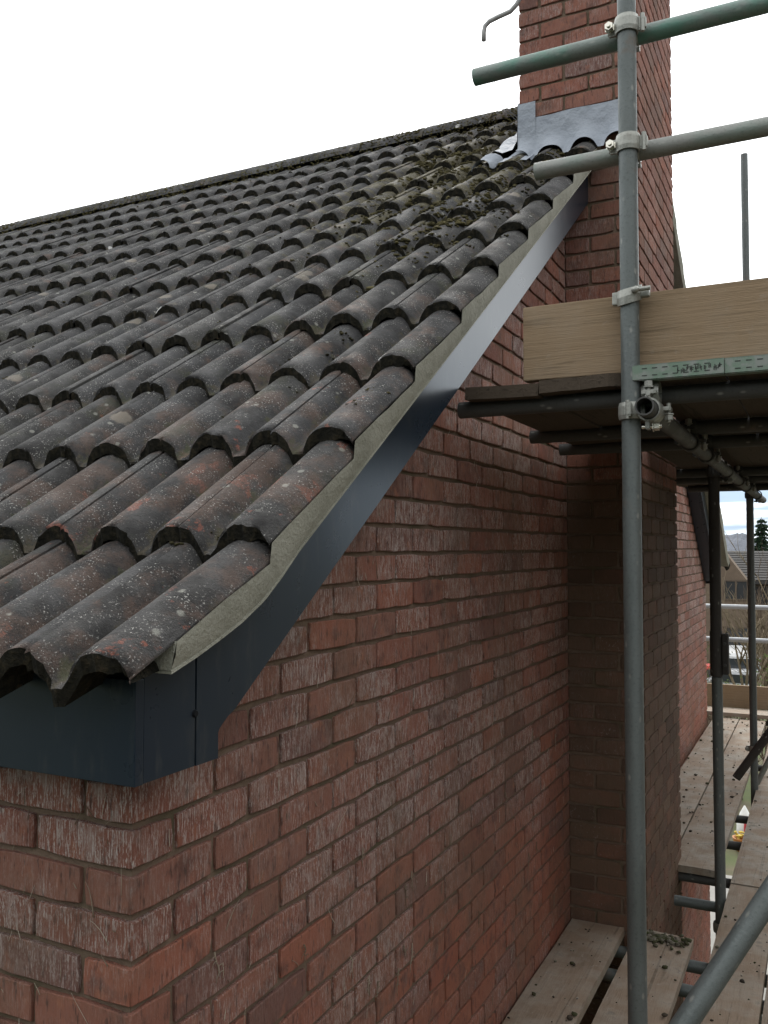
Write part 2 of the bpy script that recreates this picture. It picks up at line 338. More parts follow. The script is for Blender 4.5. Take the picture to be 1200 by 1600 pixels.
M['zinc'] = steel('zinc_coupler', (.24, .25, .23), (.42, .42, .38), rust=.15, metal=.5, rough=.42)
m = MT('bright_bolt', .25, .5, .9); m.col((.72, .70, .62)); M['bolt'] = m.m
def wood(name, a, b, axis, mud=.0):
    m = MT(name, .88, .2)
    loc = m.local()
    s_ = {'y': (9, .55, 14), 'x': (.45, 9, 14)}[axis]
    g = m.noise(m.coord(s_, 6, loc), 6, 5, .6, .5)
    k = m.noise(m.coord((1, 1, 1), 6, loc), 3.2, 4, .55)
    fine = m.noise(m.coord(tuple(q*4 for q in s_), 6, loc), 10, 3, .7)
    c = m.mix(g, a, b)
    c = m.mix(m.math('MULTIPLY', m.rng(g, .56, .68), .55), c, tuple(x*.45 for x in a))
    c = m.mix(m.math('MULTIPLY', m.rng(fine, .5, .8), .45), c, tuple(x*.6 for x in a))
    c = m.mix(m.rng(k, .5, .75, 0, .5), c, tuple(x*.55 for x in b))
    ck = m.noise(m.coord({'y': (26, .22, 26), 'x': (.22, 26, 26)}[axis], 8, loc), 1.7, 3, .5)
    c = m.mix(m.math('MULTIPLY', m.rng(ck, .67, .70), .5), c, tuple(x*.22 for x in a))
    # knots
    kv = m.vor(m.coord((2.2, 2.2, 2.2) if axis == 'y' else (2.2, 2.2, 3), 4, loc), 2.4)
    c = m.mix(m.math('MULTIPLY', m.rng(kv, .03, .09, 1, 0), .7), c, tuple(x*.35 for x in a))
    if mud:
        p = m.pos
        d1 = m.noise(m.coord((1, 1, 1), 0, p), 4.5, 6, .7); d2 = m.noise(m.coord((1, 1, 1), 0, p), 26, 5, .7)
        c = m.mix(m.math('MULTIPLY', m.rng(d1, .40, .62), mud), c, (.36, .335, .29))
        c = m.mix(m.math('MULTIPLY', m.rng(m.math('MULTIPLY', d1, d2), .3, .38), mud*.8), c, (.085, .075, .06))
        c = m.mix(m.math('MULTIPLY', m.rng(d2, .60, .7), mud*.7), c, (.5, .48, .44))
    m.col(c); m.bump(m.math('ADD', g, m.math('MULTIPLY', fine, .5)), .004, .7)
    return m.m
M['wood_x'] = wood('toe_board_timber', (.235, .165, .102), (.325, .242, .158), 'x', .12)
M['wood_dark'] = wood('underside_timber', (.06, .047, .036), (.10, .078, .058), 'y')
M['wood_mud'] = wood('trodden_board_timber', (.23, .175, .13), (.33, .26, .20), 'y', .75)
M['wood_near'] = wood('worn_board_timber', (.21, .155, .11), (.31, .235, .175), 'y', .42)
M['wood_mud_x'] = wood('trodden_cross_board', (.27, .21, .16), (.37, .30, .24), 'x', .6)
m = MT('green_end_band', .5, .4, .1)
n2 = m.noise(m.coord(), 30, 5, .65)
m.col(m.mix(m.rng(n2, .4, .62), (.15, .215, .165), (.23, .25, .23))); M['band'] = m.m
m = MT('band_marking_ink', .7, .2); m.col((.05, .055, .05)); M['ink'] = m.m
m = MT('crumbs', .95, .1)
m.col(m.ramp(m.rnd, [(0, (.035, .03, .025)), (.4, (.08, .065, .05)), (.6, (.05, .055, .025)), (.8, (.2, .18, .15)), (1, (.36, .34, .31))])); M['crumb'] = m.m
m = MT('dry_rootlet', .9, .1); m.col(m.ramp(m.rnd, [(0, (.12, .09, .06)), (.5, (.30, .25, .19)), (1, (.55, .5, .42))])); M['root'] = m.m
def plain(name, c, rough=.6, spec=.3, var=.25, sc_=8, metal=0):
    m = MT(name, rough, spec, metal); n_ = m.noise(m.coord(), sc_, 4, .6)
    m.col(m.mix(n_, tuple(x*(1-var) for x in c), tuple(min(1, x*(1+var)) for x in c))); M[name] = m.m; return m.m
plain('aerial_steel', (.35, .35, .34), .5, .5)
plain('cable_grey', (.2, .2, .2))

# ------------------------------------------------------------------ brickwork
ZREF = 1.2357; CH = .0745; BL = .225; JT = .010
def brick(mb, org, u, nrm, u0, u1, z0, z1, mat, rnd):
    """one brick face with a worn outline standing 10 mm proud of the mortar bed"""
    d = .010+random.uniform(-.0012, .0012); c = .0022
    pts = []
    nu = max(2, int((u1-u0)/.045)); nz_ = 2
    per = [(u0+(u1-u0)*i/nu, z0) for i in range(nu)]+[(u1, z0+(z1-z0)*i/nz_) for i in range(nz_)]
    per += [(u1-(u1-u0)*i/nu, z1) for i in range(nu)]+[(u0, z1-(z1-z0)*i/nz_) for i in range(nz_)]
    cu, cz = (u0+u1)/2, (z0+z1)/2
    tl = random.uniform(-.0015, .0015)
    fr, md, bk = [], [], []
    for (a, z) in per:
        j = random.uniform(-.0016, .0016); k = random.uniform(-.0016, .0016)
        corner = (abs(a-u0) < 1e-6 or abs(a-u1) < 1e-6) and (abs(z-z0) < 1e-6 or abs(z-z1) < 1e-6)
        cr = random.uniform(.001, .004) if corner else 0
        a2 = a+j-math.copysign(cr, a-cu)*(1 if corner else 0); z2 = z+k+tl*(a-cu)/(u1-u0)*2-math.copysign(cr, z-cz)*(1 if corner else 0)
        ai = a2-math.copysign(min(c, abs(a2-cu)), a2-cu)*(1 if abs(abs(a-cu)-(u1-u0)/2) < 1e-4 else .0)
        zi = z2-math.copysign(c, z2-cz)*(1 if abs(abs(z-cz)-(z1-z0)/2) < 1e-4 else .0)
        q = org+u*a2+Vector((0, 0, z2)); qi = org+u*ai+Vector((0, 0, zi))
        fr.append(qi); md.append(q-nrm*(c*.9)); bk.append(q-nrm*(d+.003))
    n = len(per)
    up = Vector((0, 0, 1)); flip = u.cross(up).dot(nrm) < 0
    f = [tuple(range(n))]
    for i in range(n):
        j = (i+1) % n
        f += [(i, n+i, n+j, j), (n+i, 2*n+i, 2*n+j, n+j)]
    if flip: f = [t[::-1] for t in f]
    mb.add(fr+md+bk, f, mat, rnd)
def brickwork(mb, org, u, nrm, ulen, zlo, zhi, keep, start, mat, ends=True, quoin=None, endround=0):
    """stretcher bond: 'start(k)' gives the length of the first brick of course k"""
    k0 = int(math.floor((ZREF-zhi)/CH)); k1 = int(math.ceil((ZREF-zlo)/CH))
    for k in range(k0, k1+1):
        zt = ZREF-k*CH; zb = zt-CH+JT
        zt2 = zt
        a = 0.0; first = True
        while a < ulen-.012:
            ln = start(k) if first else .215
            b = min(a+ln, ulen)
            if ulen-b < .03: b = ulen
            if keep(a, b, zb, zt2):
                q = quoin(k) if (first and quoin) else random.random()
                brick(mb, org, u, nrm, a+(.0 if first else random.uniform(-.001, .001)), b, zb+random.uniform(-.0007, .0007), zt2+random.uniform(-.0007, .0007), mat, q)
            a = b+JT+random.uniform(-.0012, .0012); first = False
X_, Y_, Z_ = Vector((1, 0, 0)), Vector((0, 1, 0)), Vector((0, 0, 1))
GZ = -3.7                                  # ground level beside the house
SL = .69; RY = 4.0; DEP = 8.0; HW = 10.0  # roof slope, ridge y, house depth and width
def roofline(y, c): return c+SL*(y if y < RY else 2*RY-y)
house = empty('brick_house', (0, 0, GZ), 'red brick house with dark mossy tiled roof and brick chimney on its gable', 'house')
def qhash(k): return ((k*7919+13) % 97)/97.0
# gable wall
mb = MB()
poly = [(-.0085, .0105, GZ), (-.0085, DEP, GZ), (-.0085, DEP, roofline(DEP, 1.36)), (-.0085, RY, roofline(RY, 1.36)), (-.0085, .0105, roofline(0, 1.36))]
mb.prism(poly, (-.09, 0, 0), 1)
CY0, CY1, CX = 2.784, 3.79, .335           # chimney breast
def kg(a, b, z0, z1):
    if CY0+.06 < a and b < CY1-.06: return False
    if z1 > roofline(a, 1.37) or z1 > roofline(b, 1.37): return False
    return z1 > -1.6 or a > 2.5
brickwork(mb, Vector((0, 0, 0)), Y_, X_, DEP, -3.6, 4.2, kg, lambda k: .215 if k % 2 == 0 else .1025, 0, quoin=qhash)
mb.build('wall', [M['brick'], M['mortar']], house)
# front wall
mb = MB()
mb.prism([(-.0985, .0085, GZ), (-HW, .0085, GZ), (-HW, .0085, 1.3), (-.0985, .0085, 1.3)], (0, .09, 0), 1)
mb.prism([(-.0085, .0085, GZ), (-.0984, .0085, GZ), (-.0984, .0085, 1.3), (-.0085, .0085, 1.3)], (0, .0015, 0), 1)
brickwork(mb, Vector((-.0022, -.0012, 0)), -X_, -Y_, 3.0, -1.2, 1.3, lambda a, b, z0, z1: z0 < 1.25, lambda k: .1025 if k % 2 == 0 else .215, 0, quoin=qhash)
mb.box((-HW, DEP-.1, GZ), (-.1, DEP-.002, 1.3), 1)
mb.prism([(-HW-.001, .1, GZ), (-HW-.001, DEP-.1, GZ), (-HW-.001, DEP-.1, 1.3), (-HW-.001, RY, 3.9), (-HW-.001, .1, 1.3)], (.09, 0, 0), 1)
mb.build('wall', [M['brick'], M['mortar']], house)

# chimney
mb = MB(); CXL = -.21; ZT = 6.2
mb.box((-.08, CY0+.0085, GZ), (CX-.0085, CY1-.0085, 3.2), 1)
mb.box((CXL+.0085, CY0+.0086, 3.18), (CX-.0086, CY1-.0086, ZT), 1)
def face_keep(a, b, z0, z1): return True
# face towards the camera: u runs from the outer corner inwards so that it bonds with the side
brickwork(mb, Vector((CX, CY0, 0)), -X_, -Y_, CX-.002, -2.2, 3.35, face_keep, lambda k: .215 if k % 2 == 0 else .1025, 0, quoin=lambda k: qhash(k+40))
brickwork(mb, Vector((CX, CY0, 0)), -X_, -Y_, CX-CXL, 3.36, ZT-.05, lambda a, b, z0, z1: z0 > 3.27, lambda k: .215 if k % 2 == 0 else .1025, 0, quoin=lambda k: qhash(k+40))
brickwork(mb, Vector((CX-.0012, CY0+.0015, 0)), Y_, X_, CY1-CY0-.003, -2.6, ZT-.05, face_keep, lambda k: .1025 if k % 2 == 0 else .215, 0, quoin=lambda k: qhash(k+40))
brickwork(mb, Vector((CXL, CY0+.0015, 0)), Y_, -X_, CY1-CY0-.003, 3.2, ZT-.05, face_keep, lambda k: .1025 if k % 2 == 0 else .215, 0)
brickwork(mb, Vector((CX, CY1, 0)), -X_, Y_, CX-CXL, 3.0, ZT-.05, face_keep, lambda k: .215 if k % 2 == 0 else .1025, 0)
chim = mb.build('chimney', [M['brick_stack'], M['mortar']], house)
# lead: apron dressed over the tiles, upstand, and the side soaker turned round the corner
RH = .054
def crown(x):                               # height of the roll profile above the trough, 0..H
    d = (x-.104+.060) % .152-.060            # full rounded barrels with a narrow channel between
    return RH*max(0.0, 1-min(1, (-d/.055 if d < 0 else d/.066))**2.2)**.60
mb = MB()
def sheet(grid, rnd=.5, th=.003):
    nu, nv = len(grid), len(grid[0]); vs = [p for r_ in grid for p in r_]
    fs = [(i*nv+j, (i+1)*nv+j, (i+1)*nv+j+1, i*nv+j+1) for i in range(nu-1) for j in range(nv-1)]
    mb.add(vs, fs, 0, rnd, True)
def rl(y): return 1.571+SL*y-RH          # trough line of the tiles (lip level)
nx = 60; g = []
for i in range(nx+1):
    x = -.205+(CX-.022+.205)*i/nx; r_ = []
    zc = min(3.53, rl(CY0)+crown(x)+.012); prof = [(CY0-.006, 3.625+.003*mnoise.noise(Vector((x*8, 0, 0)))), (CY0-.008, 3.60), (CY0-.011, 3.55), (CY0-.015, zc+.4*(3.55-zc)), (CY0-.024, zc+.12*(3.55-zc))]
    for (y, z) in prof: r_.append((x, y+.004*mnoise.noise(Vector((x*9, z*9, 1))), z))
    ye = CY0-.085+.010*math.sin(x*21)
    for q in range(1, 7):
        y = CY0-.030+(ye-CY0+.030)*q/6
        z = rl(y)+crown(x)+.013
        r_.append((x, y, z+.003*mnoise.noise(Vector((x*17, y*17, 3)))))
    g.append(r_)
sheet(g)
# corner soaker standing up the left corner, lapped over the apron
g = []
for i in range(9):
    x = -.214+.085*i/8; r_ = []
    for (y, z) in [(CY0-.010, 3.70), (CY0-.011, 3.62), (CY0-.013, 3.54), (CY0-.016, 3.48), (CY0-.028, 3.44), (CY0-.06, 3.415), (CY0-.11, 3.385), (CY0-.16, 3.355)]:
        r_.append((x-(.05 if z < 3.45 else 0)*(1-i/8), y, z+(.006 if z < 3.46 else 0)+crown(x)*.25*(1 if z < 3.43 else 0)))
    g.append(r_)
sheet(g, .6)
g = []
for i in range(13):
    y = CY0-.012+(CY1-CY0+.03)*i/12; r_ = []
    zb = rl(y)
    for (x, z) in [(CXL-.004, zb+.27), (CXL-.005, zb+.18), (CXL-.008, zb+.10), (CXL-.03, zb+.062), (CXL-.08, zb+.055), (CXL-.12, zb+.065+.01*math.sin(y*30)), (CXL-.16, zb+.05+.008*math.sin(y*23))]:
        r_.append((x, y, z+.004*mnoise.noise(Vector((x*13, y*13, 9)))))
    g.append(r_)
sheet(g, .4)
# bulged roll where the lead turns the corner
g = []
for i in range(11):
    a = i/10; r_ = []
    for j in range(9):
        b = math.pi*j/8
        y = CY0-.10-.10*a; x = CXL-.10+.055*math.cos(b)*(1-.2*a)-.02*a
        r_.append((x, y, rl(y)+.035+.045*math.sin(b)+.008*math.sin(a*7)))
    g.append(r_)
sheet(g, .5)
o = mb.build('lead_flashing', M['lead'], house); o.parent = chim; o.matrix_parent_inverse = Matrix.Identity(4)
mb = MB()
mb.path([(-.10, CY0-.02, 4.32), (-.165, CY0-.05, 4.215), (-.20, CY0-.06, 4.15), (-.23, CY0-.06, 4.125), (-.29, CY0-.06, 4.115), (-.335, CY0-.06, 4.105), (-.356, CY0-.06, 4.088), (-.362, CY0-.06, 4.06), (-.362, CY0-.06, 4.02)], .011, 10)
mb.box((-.115, CY0-.035, 4.30), (-.085, CY0+.001, 4.36), 0)
o = mb.build('aerial_arm', M['aerial_steel'], house); o.parent = chim; o.matrix_parent_inverse = Matrix.Identity(4)
mb = MB()
for (dx, dy) in ((0, 0), (.008, .006)):
    mb.path([(-.355+dx, CY0-.06+dy, 4.0), (-.362+dx, CY0-.02+dy, 3.9), (-.335+dx*2, CY0+.15, 3.78), (-.33+dx*2, CY0+.45, 3.82)], .0014, 5)
o = mb.build('cable', M['cable_grey'], house); o.parent = chim; o.matrix_parent_inverse = Matrix.Identity(4)

# ------------------------------------------------------------------ roof tiles
GA = .305; TW = .304
def tile(mb, xr, y0, z0, y1, z1, rear=False, TW=.304, verge=False):
    """xr: right edge, two rolls leftwards; lip at y0,z0 (crown line), head at y1,z1"""
    rnd = random.random(); n = 44 if TW > .2 else 28
    dz = random.uniform(-.002, .002); dy = random.uniform(-.008, .008); sk = random.uniform(-.002, .0025); rz = random.uniform(-.006, .006)
    if verge: dz *= .3; dy *= .5; sk = rz = 0
    th = .027
    S = [0, .008, .08, .3, .65, 1.0, 1.12]
    top = []; seed = random.random()*90
    ledge = random.random()
    for si, s in enumerate(S):
        row = []
        for i in range(n+1):
            x = xr-TW*i/n-.001
            y = y0+(y1-y0)*s+dy+(rz*(i/n-.5)); z = z0+(z1-z0)*s+dz+sk*(i/n-.5)
            h = crown(x)-RH
            if verge and si >= 6 and i < 4: x -= .014
            if i == 0 and not verge: h -= .002        # raised interlock edge along the crown
            if i == n: h -= .006
            if si == 0:
                z -= .004; z += .004*mnoise.noise(Vector((x*70, seed, 8))); y += .012*mnoise.noise(Vector((x*38, seed, 0)))+.006*mnoise.noise(Vector((x*130, seed, 3)))
            row.append((x, (2*RY-y) if rear else y, z+h))
        top.append(row)
    vs = [p for r_ in top for p in r_]; w_ = n+1
    fs = [(a*w_+i, (a+1)*w_+i, (a+1)*w_+i+1, a*w_+i+1) for a in range(len(S)-1) for i in range(n)]
    if rear: fs = [f[::-1] for f in fs]
    mb.add(vs, fs, 0, rnd, True)
    lo = [(p[0], p[1]+(-.006 if rear else .006), p[2]-th*(min(1, .12+.15*q_) if verge else 1)+.003*mnoise.noise(Vector((p[0]*60, seed, 5)))) for q_, p in enumerate(top[0])]
    lo2 = [(p[0]-(.03 if verge and q_ < 4 else 0), p[1]+(-.10 if rear else .10), p[2]-th+.03) for q_, p in enumerate(top[0])]
    fs = [(i, i+1, w_+i+1, w_+i) for i in range(n)]
    fs2 = [(w_+i, w_+i+1, 2*w_+i+1, 2*w_+i) for i in range(n)]
    if rear: fs = [f[::-1] for f in fs]; fs2 = [f[::-1] for f in fs2]
    mb.add(top[0]+lo+lo2, fs+fs2, 1, rnd)
    if True:
        e = [r_[0] for r_ in top]; e2 = [(p[0], p[1], p[2]-(.004 if verge else .013)) for p in e]; k = len(e)
        f = [(i, k+i, k+i+1, i+1) for i in range(k-1)]
        if rear: f = [q[::-1] for q in f]
        mb.add(e+e2, f, 0, rnd)
mb = MB()
XR = .166; XJ = -.033; ncol = int((HW+XR+.1)/TW)
YL = [-.155+GA*k for k in range(13)]; YL[0] = -.198
def crz(y): return 1.571+SL*y
for rear in (False, True):
    for k, y in enumerate(YL):
        yn = y+GA if k else YL[1]
        if k == 0: z0, z1 = 1.483, crz(yn)-.034
        else: z0, z1 = crz(y), crz(yn)-.034
        if k == len(YL)-1: yn = min(yn, RY+.0); z1 = crz(yn)-.034*(yn-y)/GA
        for c in range(ncol):
            if rear and c > 12: break
            xr = (XR+(.045 if rear else 0)) if c == 0 else XJ-TW*(c-1); wd = xr-XJ if c == 0 else TW
            # the courses stop against the chimney stack
            if y > CY0-.10 and xr > CXL-.02 and not rear: 
                if c < 2: continue
            tile(mb, xr, y, z0, yn, z1, rear, wd, c == 0)
# plain rear slope behind the detailed tiles
xe = XR-TW*13
mb.prism([(xe, DEP+.15, roofline(DEP+.15, 1.571)-.03), (-HW, DEP+.15, roofline(DEP+.15, 1.571)-.03), (-HW, RY, crz(RY)-.03), (xe, RY, crz(RY)-.03)], (0, 0, -.02), 0)
# sarking below the tiles
mb.prism([(.05, -.09, 1.40), (.05, RY, crz(RY)-.10), (.05, RY, crz(RY)-.13), (.05, -.09, 1.37)], (-HW, 0, 0), 1)
mb.prism([(.05, DEP+.09, 1.40), (.05, RY, crz(RY)-.10), (.05, RY, crz(RY)-.13), (.05, DEP+.09, 1.37)], (-HW, 0, 0), 1)
# two cut tiles left in front of the stack have been placed by the loop; small fillers beside it
roof = mb.build('roof', [M['tile'], M['lip']], house)
# ridge caps bedded in mortar
mb = MB(); x = .17
while x > -HW:
    ln = .45; n = 12; rnd = random.random(); dz = random.uniform(-.004, .004)
    if not (x-ln < CX and x > CXL and CY0 < RY < CY1):
        rows = []
        for s in (0, .5, 1):
            for i in range(n+1):
                a = math.pi*(.08+.84*i/n); r_ = .125
                rows.append((x-ln*s*.985, RY-r_*math.cos(a)*1.25, crz(RY)-.158+r_*math.sin(a)*1.16+dz))
        f = [(j*(n+1)+i, j*(n+1)+i+1, (j+1)*(n+1)+i+1, (j+1)*(n+1)+i) for j in range(2) for i in range(n)]
        mb.add(rows, [q[::-1] for q in f], 0, rnd, True)
        mb.add([rows[i] for i in range(n+1)], [tuple(range(n+1))], 0, rnd); mb.add([rows[2*(n+1)+i] for i in range(n+1)], [tuple(range(n+1))[::-1]], 0, rnd)
    x -= ln
o = mb.build('ridge_cap', [M['tile']], house); o.parent = roof; o.matrix_parent_inverse = Matrix.Identity(4)
# moss: lumps on lips, in troughs, thick near the stack and along the ridge
mb = MB()
def surf(x, y):
    k = max(0, min(12, int(math.floor((y+.155)/GA)))); yk = YL[k]; t = (y-yk)/(GA if k else GA+.043)
    z0 = 1.483 if k == 0 else crz(yk); z1 = crz(YL[1] if k == 0 else yk+GA)-.034
    return z0+(z1-z0)*t+crown(x)-RH
cnt = 0
TPL = []
for q in range(24):
    bm = bmesh.new(); bmesh.ops.create_icosphere(bm, subdivisions=1, radius=1)
    o_ = Vector((q*7.1, q*3.3, 1))
    TPL.append(([v.co*(1+.8*mnoise.noise(v.co*1.5+o_)) for v in bm.verts], [[v.index for v in f.verts] for f in bm.faces])); bm.free()
def dab(x, y, z, r_, rnd, flat=.6):
    vs, fs = random.choice(TPL); a = random.uniform(0, 6.28); ca, sa = math.cos(a)*r_, math.sin(a)*r_
    mb.add([(x+v.x*ca-v.y*sa, y+v.x*sa+v.y*ca, z+v.z*r_*flat) for v in vs], fs, 0, rnd, True)
for it in range(60000):
    x = .14-random.random()**1.3*6.5; y = random.uniform(-.12, RY-.12)
    if x < -.6-2.2*(y+.3): continue
    if x > CXL-.03 and y > CY0-.03: continue
    g1 = mnoise.noise(Vector((x*1.6, y*1.6, 4)))*.5+.5
    g2 = mnoise.noise(Vector((x*6, y*6, 14)))*.5+.5
    near = math.exp(-((x+.55)/.5)**2-((y-2.85)/.8)**2)+.55*math.exp(-((x+.25)/.22)**2-((y-1.9)/.7)**2)
    rid = math.exp(-((y-RY+.12)/.2)**2)*.8
    t = ((y+.155)/GA) % 1.0
    tr = 1-crown(x)/RH
    p = (.005+.11*max(0, g1-.5)*(.4+tr)+near*.9*(.15+.9*tr)+rid*.5)*(.15+1.7*max(0, g2-.32))
    if t > .9: p *= 1.5
    if random.random() > p*.55: continue
    d = math.hypot(x-1.03, y+1.14)
    n_ = random.choice((2, 3, 4, 6)) if near < .25 else random.choice((5, 7, 9))
    hue = random.random()*(.5 if near+rid < .3 else .4)+(0 if near+rid < .3 else .35)
    for q in range(n_):
        sp = .009 if near < .25 else .02
        x2, y2 = x+random.gauss(0, sp), y+random.gauss(0, sp)
        if x2 > XR-.01 or (x2 > CXL-.02 and y2 > CY0-.02): continue
        r_ = random.uniform(.0022, .0058)*(1+.8*min(1, near+.4*rid))*(1 if d < 3 else 1.2)
        dab(x2, y2, surf(x2, y2)+r_*.15, r_, max(0, min(1, hue+random.uniform(-.15, .15))))
    if near > .3 and random.random() < .5:
        r_ = random.uniform(.010, .024)
        if x < XR-.03: dab(x, y, surf(x, y)+.001, r_, max(0, min(1, hue+random.uniform(-.1, .1))), .42)
    cnt += 1
for it in range(8000):
    x = .1-random.random()**1.2*7.2; a = random.uniform(-.01, .8)*math.pi
    r_ = random.uniform(.003, .0085)
    dab(x, RY-.125*1.25*math.cos(a), crz(RY)-.158+.142*math.sin(a), r_, random.uniform(.55, 1))
print('moss', cnt)
o = mb.build('moss', [M['moss']], house); o.parent = roof; o.matrix_parent_inverse = Matrix.Identity(4); o['kind'] = 'stuff'

# verge: cement pointing over a projecting under-strip, barge board, boxed eaves
for rear in (False, True):
    def fl(p): return (p[0]+.045, 2*RY-p[1], p[2]) if rear else p
    mb = MB()
    ylist = sorted([-.098]+[-.04+.06*i for i in range(68)]+[q_+e_ for q_ in YL[1:] for e_ in (-.003, .003)])
    ylist = [y for y in ylist if y < (CY0-.001 if not rear else RY)]+[CY0-.001 if not rear else RY]
    def zl(y):
        kn = [(-.10, 1.445), (-.038, 1.464), (.035, 1.490), (.11, 1.520), (.163, 1.552), (.214, 1.589), (.26, 1.6264)]
        if y >= .26: return 1.447+SL*y
        for (a0, b0), (a1, b1) in zip(kn, kn[1:]):
            if y <= a1: return b0+(b1-b0)*(y-a0)/(a1-a0)
    def zu(y):
        k = max(0, min(12, int(math.floor((y+.155)/GA)))); t = (y-YL[k])/(GA if k else GA+.043)
        z0 = 1.483 if k == 0 else crz(YL[k])
        z1 = crz(YL[1] if k == 0 else YL[k]+GA)-.034
        return z0+(z1-z0)*t+crown(XR)-RH+.002
    g0 = []; g1 = []; g2 = []
    for y in ylist:
        a = zl(y); b = zu(y)
        g0.append(fl((.158, y, a))); g1.append(fl((.1672+.002*mnoise.noise(Vector((y*12, 0, 2))), y, (a+b)/2))); g2.append(fl((XR+.0035, y, b-.001+.004*mnoise.noise(Vector((y*30, 0, 0))))))
    n = len(ylist); f = [(i, i+1, n+i+1, n+i) for i in range(n-1)]+[(n+i, n+i+1, 2*n+i+1, 2*n+i) for i in range(n-1)]
    if rear: f = [q[::-1] for q in f]
    mb.add(g0+g1+g2, f, 0, .5, True)
    e = [fl((.05, -.098, zl(-.098))), fl((.05, -.098, zu(-.098)))]
    mb.add([g0[0], e[0], e[1], g2[0]], [(0, 1, 2, 3)][:: 1] if rear else [(3, 2, 1, 0)], 0, .5)
    # thin pale edge of the under-strip
    st = [(.160, y, zl(y)-.002) for y in ylist]
    bot = []
    for y in ylist: bot += [fl((.160, y, zl(y)+.001)), fl((.160, y, zl(y)-.004)), fl((.04, y, zl(y)-.004)), fl((.04, y, zl(y)+.001))]
    f = []
    for i in range(n-1):
        for j in range(4): f.append((i*4+j, i*4+(j+1) % 4, (i+1)*4+(j+1) % 4, (i+1)*4+j))
    f += [(0, 3, 2, 1)]
    if rear: f = [q[::-1] for q in f]
    mb.add(bot, [q[::-1] for q in f], 0, .5)
    mb.build('verge_pointing', [M['verge']], house)
    def fl(p): return (p[0], 2*RY-p[1], p[2]) if rear else p
    # barge board with its curved foot
    mb = MB()
    lo = [(.025, 1.275), (.083, 1.275), (.083, 1.318), (.088, 1.326), (.10, 1.336)]
    yend = (CY0-.0005) if not rear else RY
    lo += [(y, 1.26+SL*y) for y in (.13, .5, 1.2, 2.0)]+[(yend, 1.26+SL*yend)]
    hi = [(yend, zl(yend)-.003)]+[(y, zl(y)-.003) for y in (2.0, 1.2, .5, .35, .3, .26, .22, .17, .12, .07)]+[(.025, zl(.025)-.003)]
    poly = [fl((.093, y, z)) for (y, z) in lo+hi]
    mb.prism(poly, (.017, 0, 0), 0)
    mb.prism([fl((.001, y, z)) for (y, z) in [(.0835, 1.30), (yend, 1.262+SL*yend), (yend, 1.274+SL*yend), (.0835, 1.312)]], (.0915, 0, 0), 0)   # soffit strip
    bb = mb.build('bargeboard', [M['upvc']], house)
    if not rear:
        for (y, dz) in ((.47, .17), (1.21, .16), (2.06, .165), (2.38, .165), (.02, .11)):
            z = 1.26+SL*y+dz if y > .1 else 1.36
            mb = MB(); bm = bmesh.new(); bmesh.ops.create_cone(bm, cap_ends=True, segments=12, radius1=.0065, radius2=.005, depth=.004)
            bmesh.ops.transform(bm, matrix=Matrix.Translation((.1115, y, z)) @ Matrix.Rotation(R(90), 4, 'Y'), verts=bm.verts); mb.bm(bm, 0)
            o = mb.build('nail_head', [M['dark']], house); o.parent = bb; o.matrix_parent_inverse = Matrix.Identity(4)
    # boxed eaves: fascia across the front, end panel beside it, soffit
    mb = MB()
    def bx(a, b):
        a, b = fl(a), fl(b); mb.box(tuple(min(p, q) for p, q in zip(a, b)), tuple(max(p, q) for p, q in zip(a, b)), 0, None, .0012)
    bx((-HW, -.118, 1.274), (.1095, -.1, 1.432))
    bx((.092, -.0995, 1.275), (.1095, .0215, zl(-.05)-.004))
    bx((-HW, -.0995, 1.276), (.0915, -.0015, 1.285))
    mb.build('eaves_box', [M['upvc']], house)
mb = MB()
# black eaves comb showing under the tile ends
mb.box((-HW, -.112, 1.4325), (.09, -.07, 1.444), 0); mb.build('eaves_vent', [M['dark']], house)
# old creeper rootlets and straws left on the walls
mb = MB()
for it in range(420):
    if random.random() < .85:
        y = random.random()**.8*2.7; z = random.uniform(-.1, min(1.26+SL*y, 2.1)); base = Vector((.002, y, z)); du = Y_; nn = X_
    else:
        base = Vector((-random.uniform(.02, .5), -.003, random.uniform(.2, 1.2))); du = X_; nn = -Y_
    ln = random.choice([.012, .018, .03, .05, .03])*random.uniform(.6, 1.3); a = random.gauss(math.pi/2, .5)
    d = (du*math.cos(a)+Z_*math.sin(a)); p = [base]
    cv = random.uniform(-14, 14)
    for q in range(4):
        d = (Matrix.Rotation(cv*ln*.25*random.uniform(.2, 2), 3, nn) @ d); p.append(p[-1]+d*ln/4+nn*random.uniform(-.0004, .0010))
    rr = random.uniform(.0004, .0009)
    mb.path(p, [rr, rr, rr*.9, rr*.7, rr*.4], 4, 0, random.random())
# a few branched dead stems clinging to the joints
for it in range(26):
    y = random.uniform(.2, 2.6); z = random.uniform(.1, 1.0)
    p = [Vector((.003, y, z))]
    for q in range(6): p.append(p[-1]+Vector((random.uniform(-.001, .0015), random.uniform(-.006, .006), random.uniform(-.016, -.004))))
    rn = random.random()*.6
    mb.path(p, [.0016, .0015, .0013, .0012, .001, .0008, .0005], 5, 0, rn)
    for q in (1, 2, 3, 4):
        s_ = random.choice((-1, 1)); mb.path([p[q], p[q]+Vector((.002, s_*.008, .002)), p[q]+Vector((.001, s_*.016, random.uniform(-.01, .008)))], [.0009, .0007, .0004], 4, 0, rn)
o = mb.build('creeper_rootlets', [M['root']], house); o['kind'] = 'stuff'

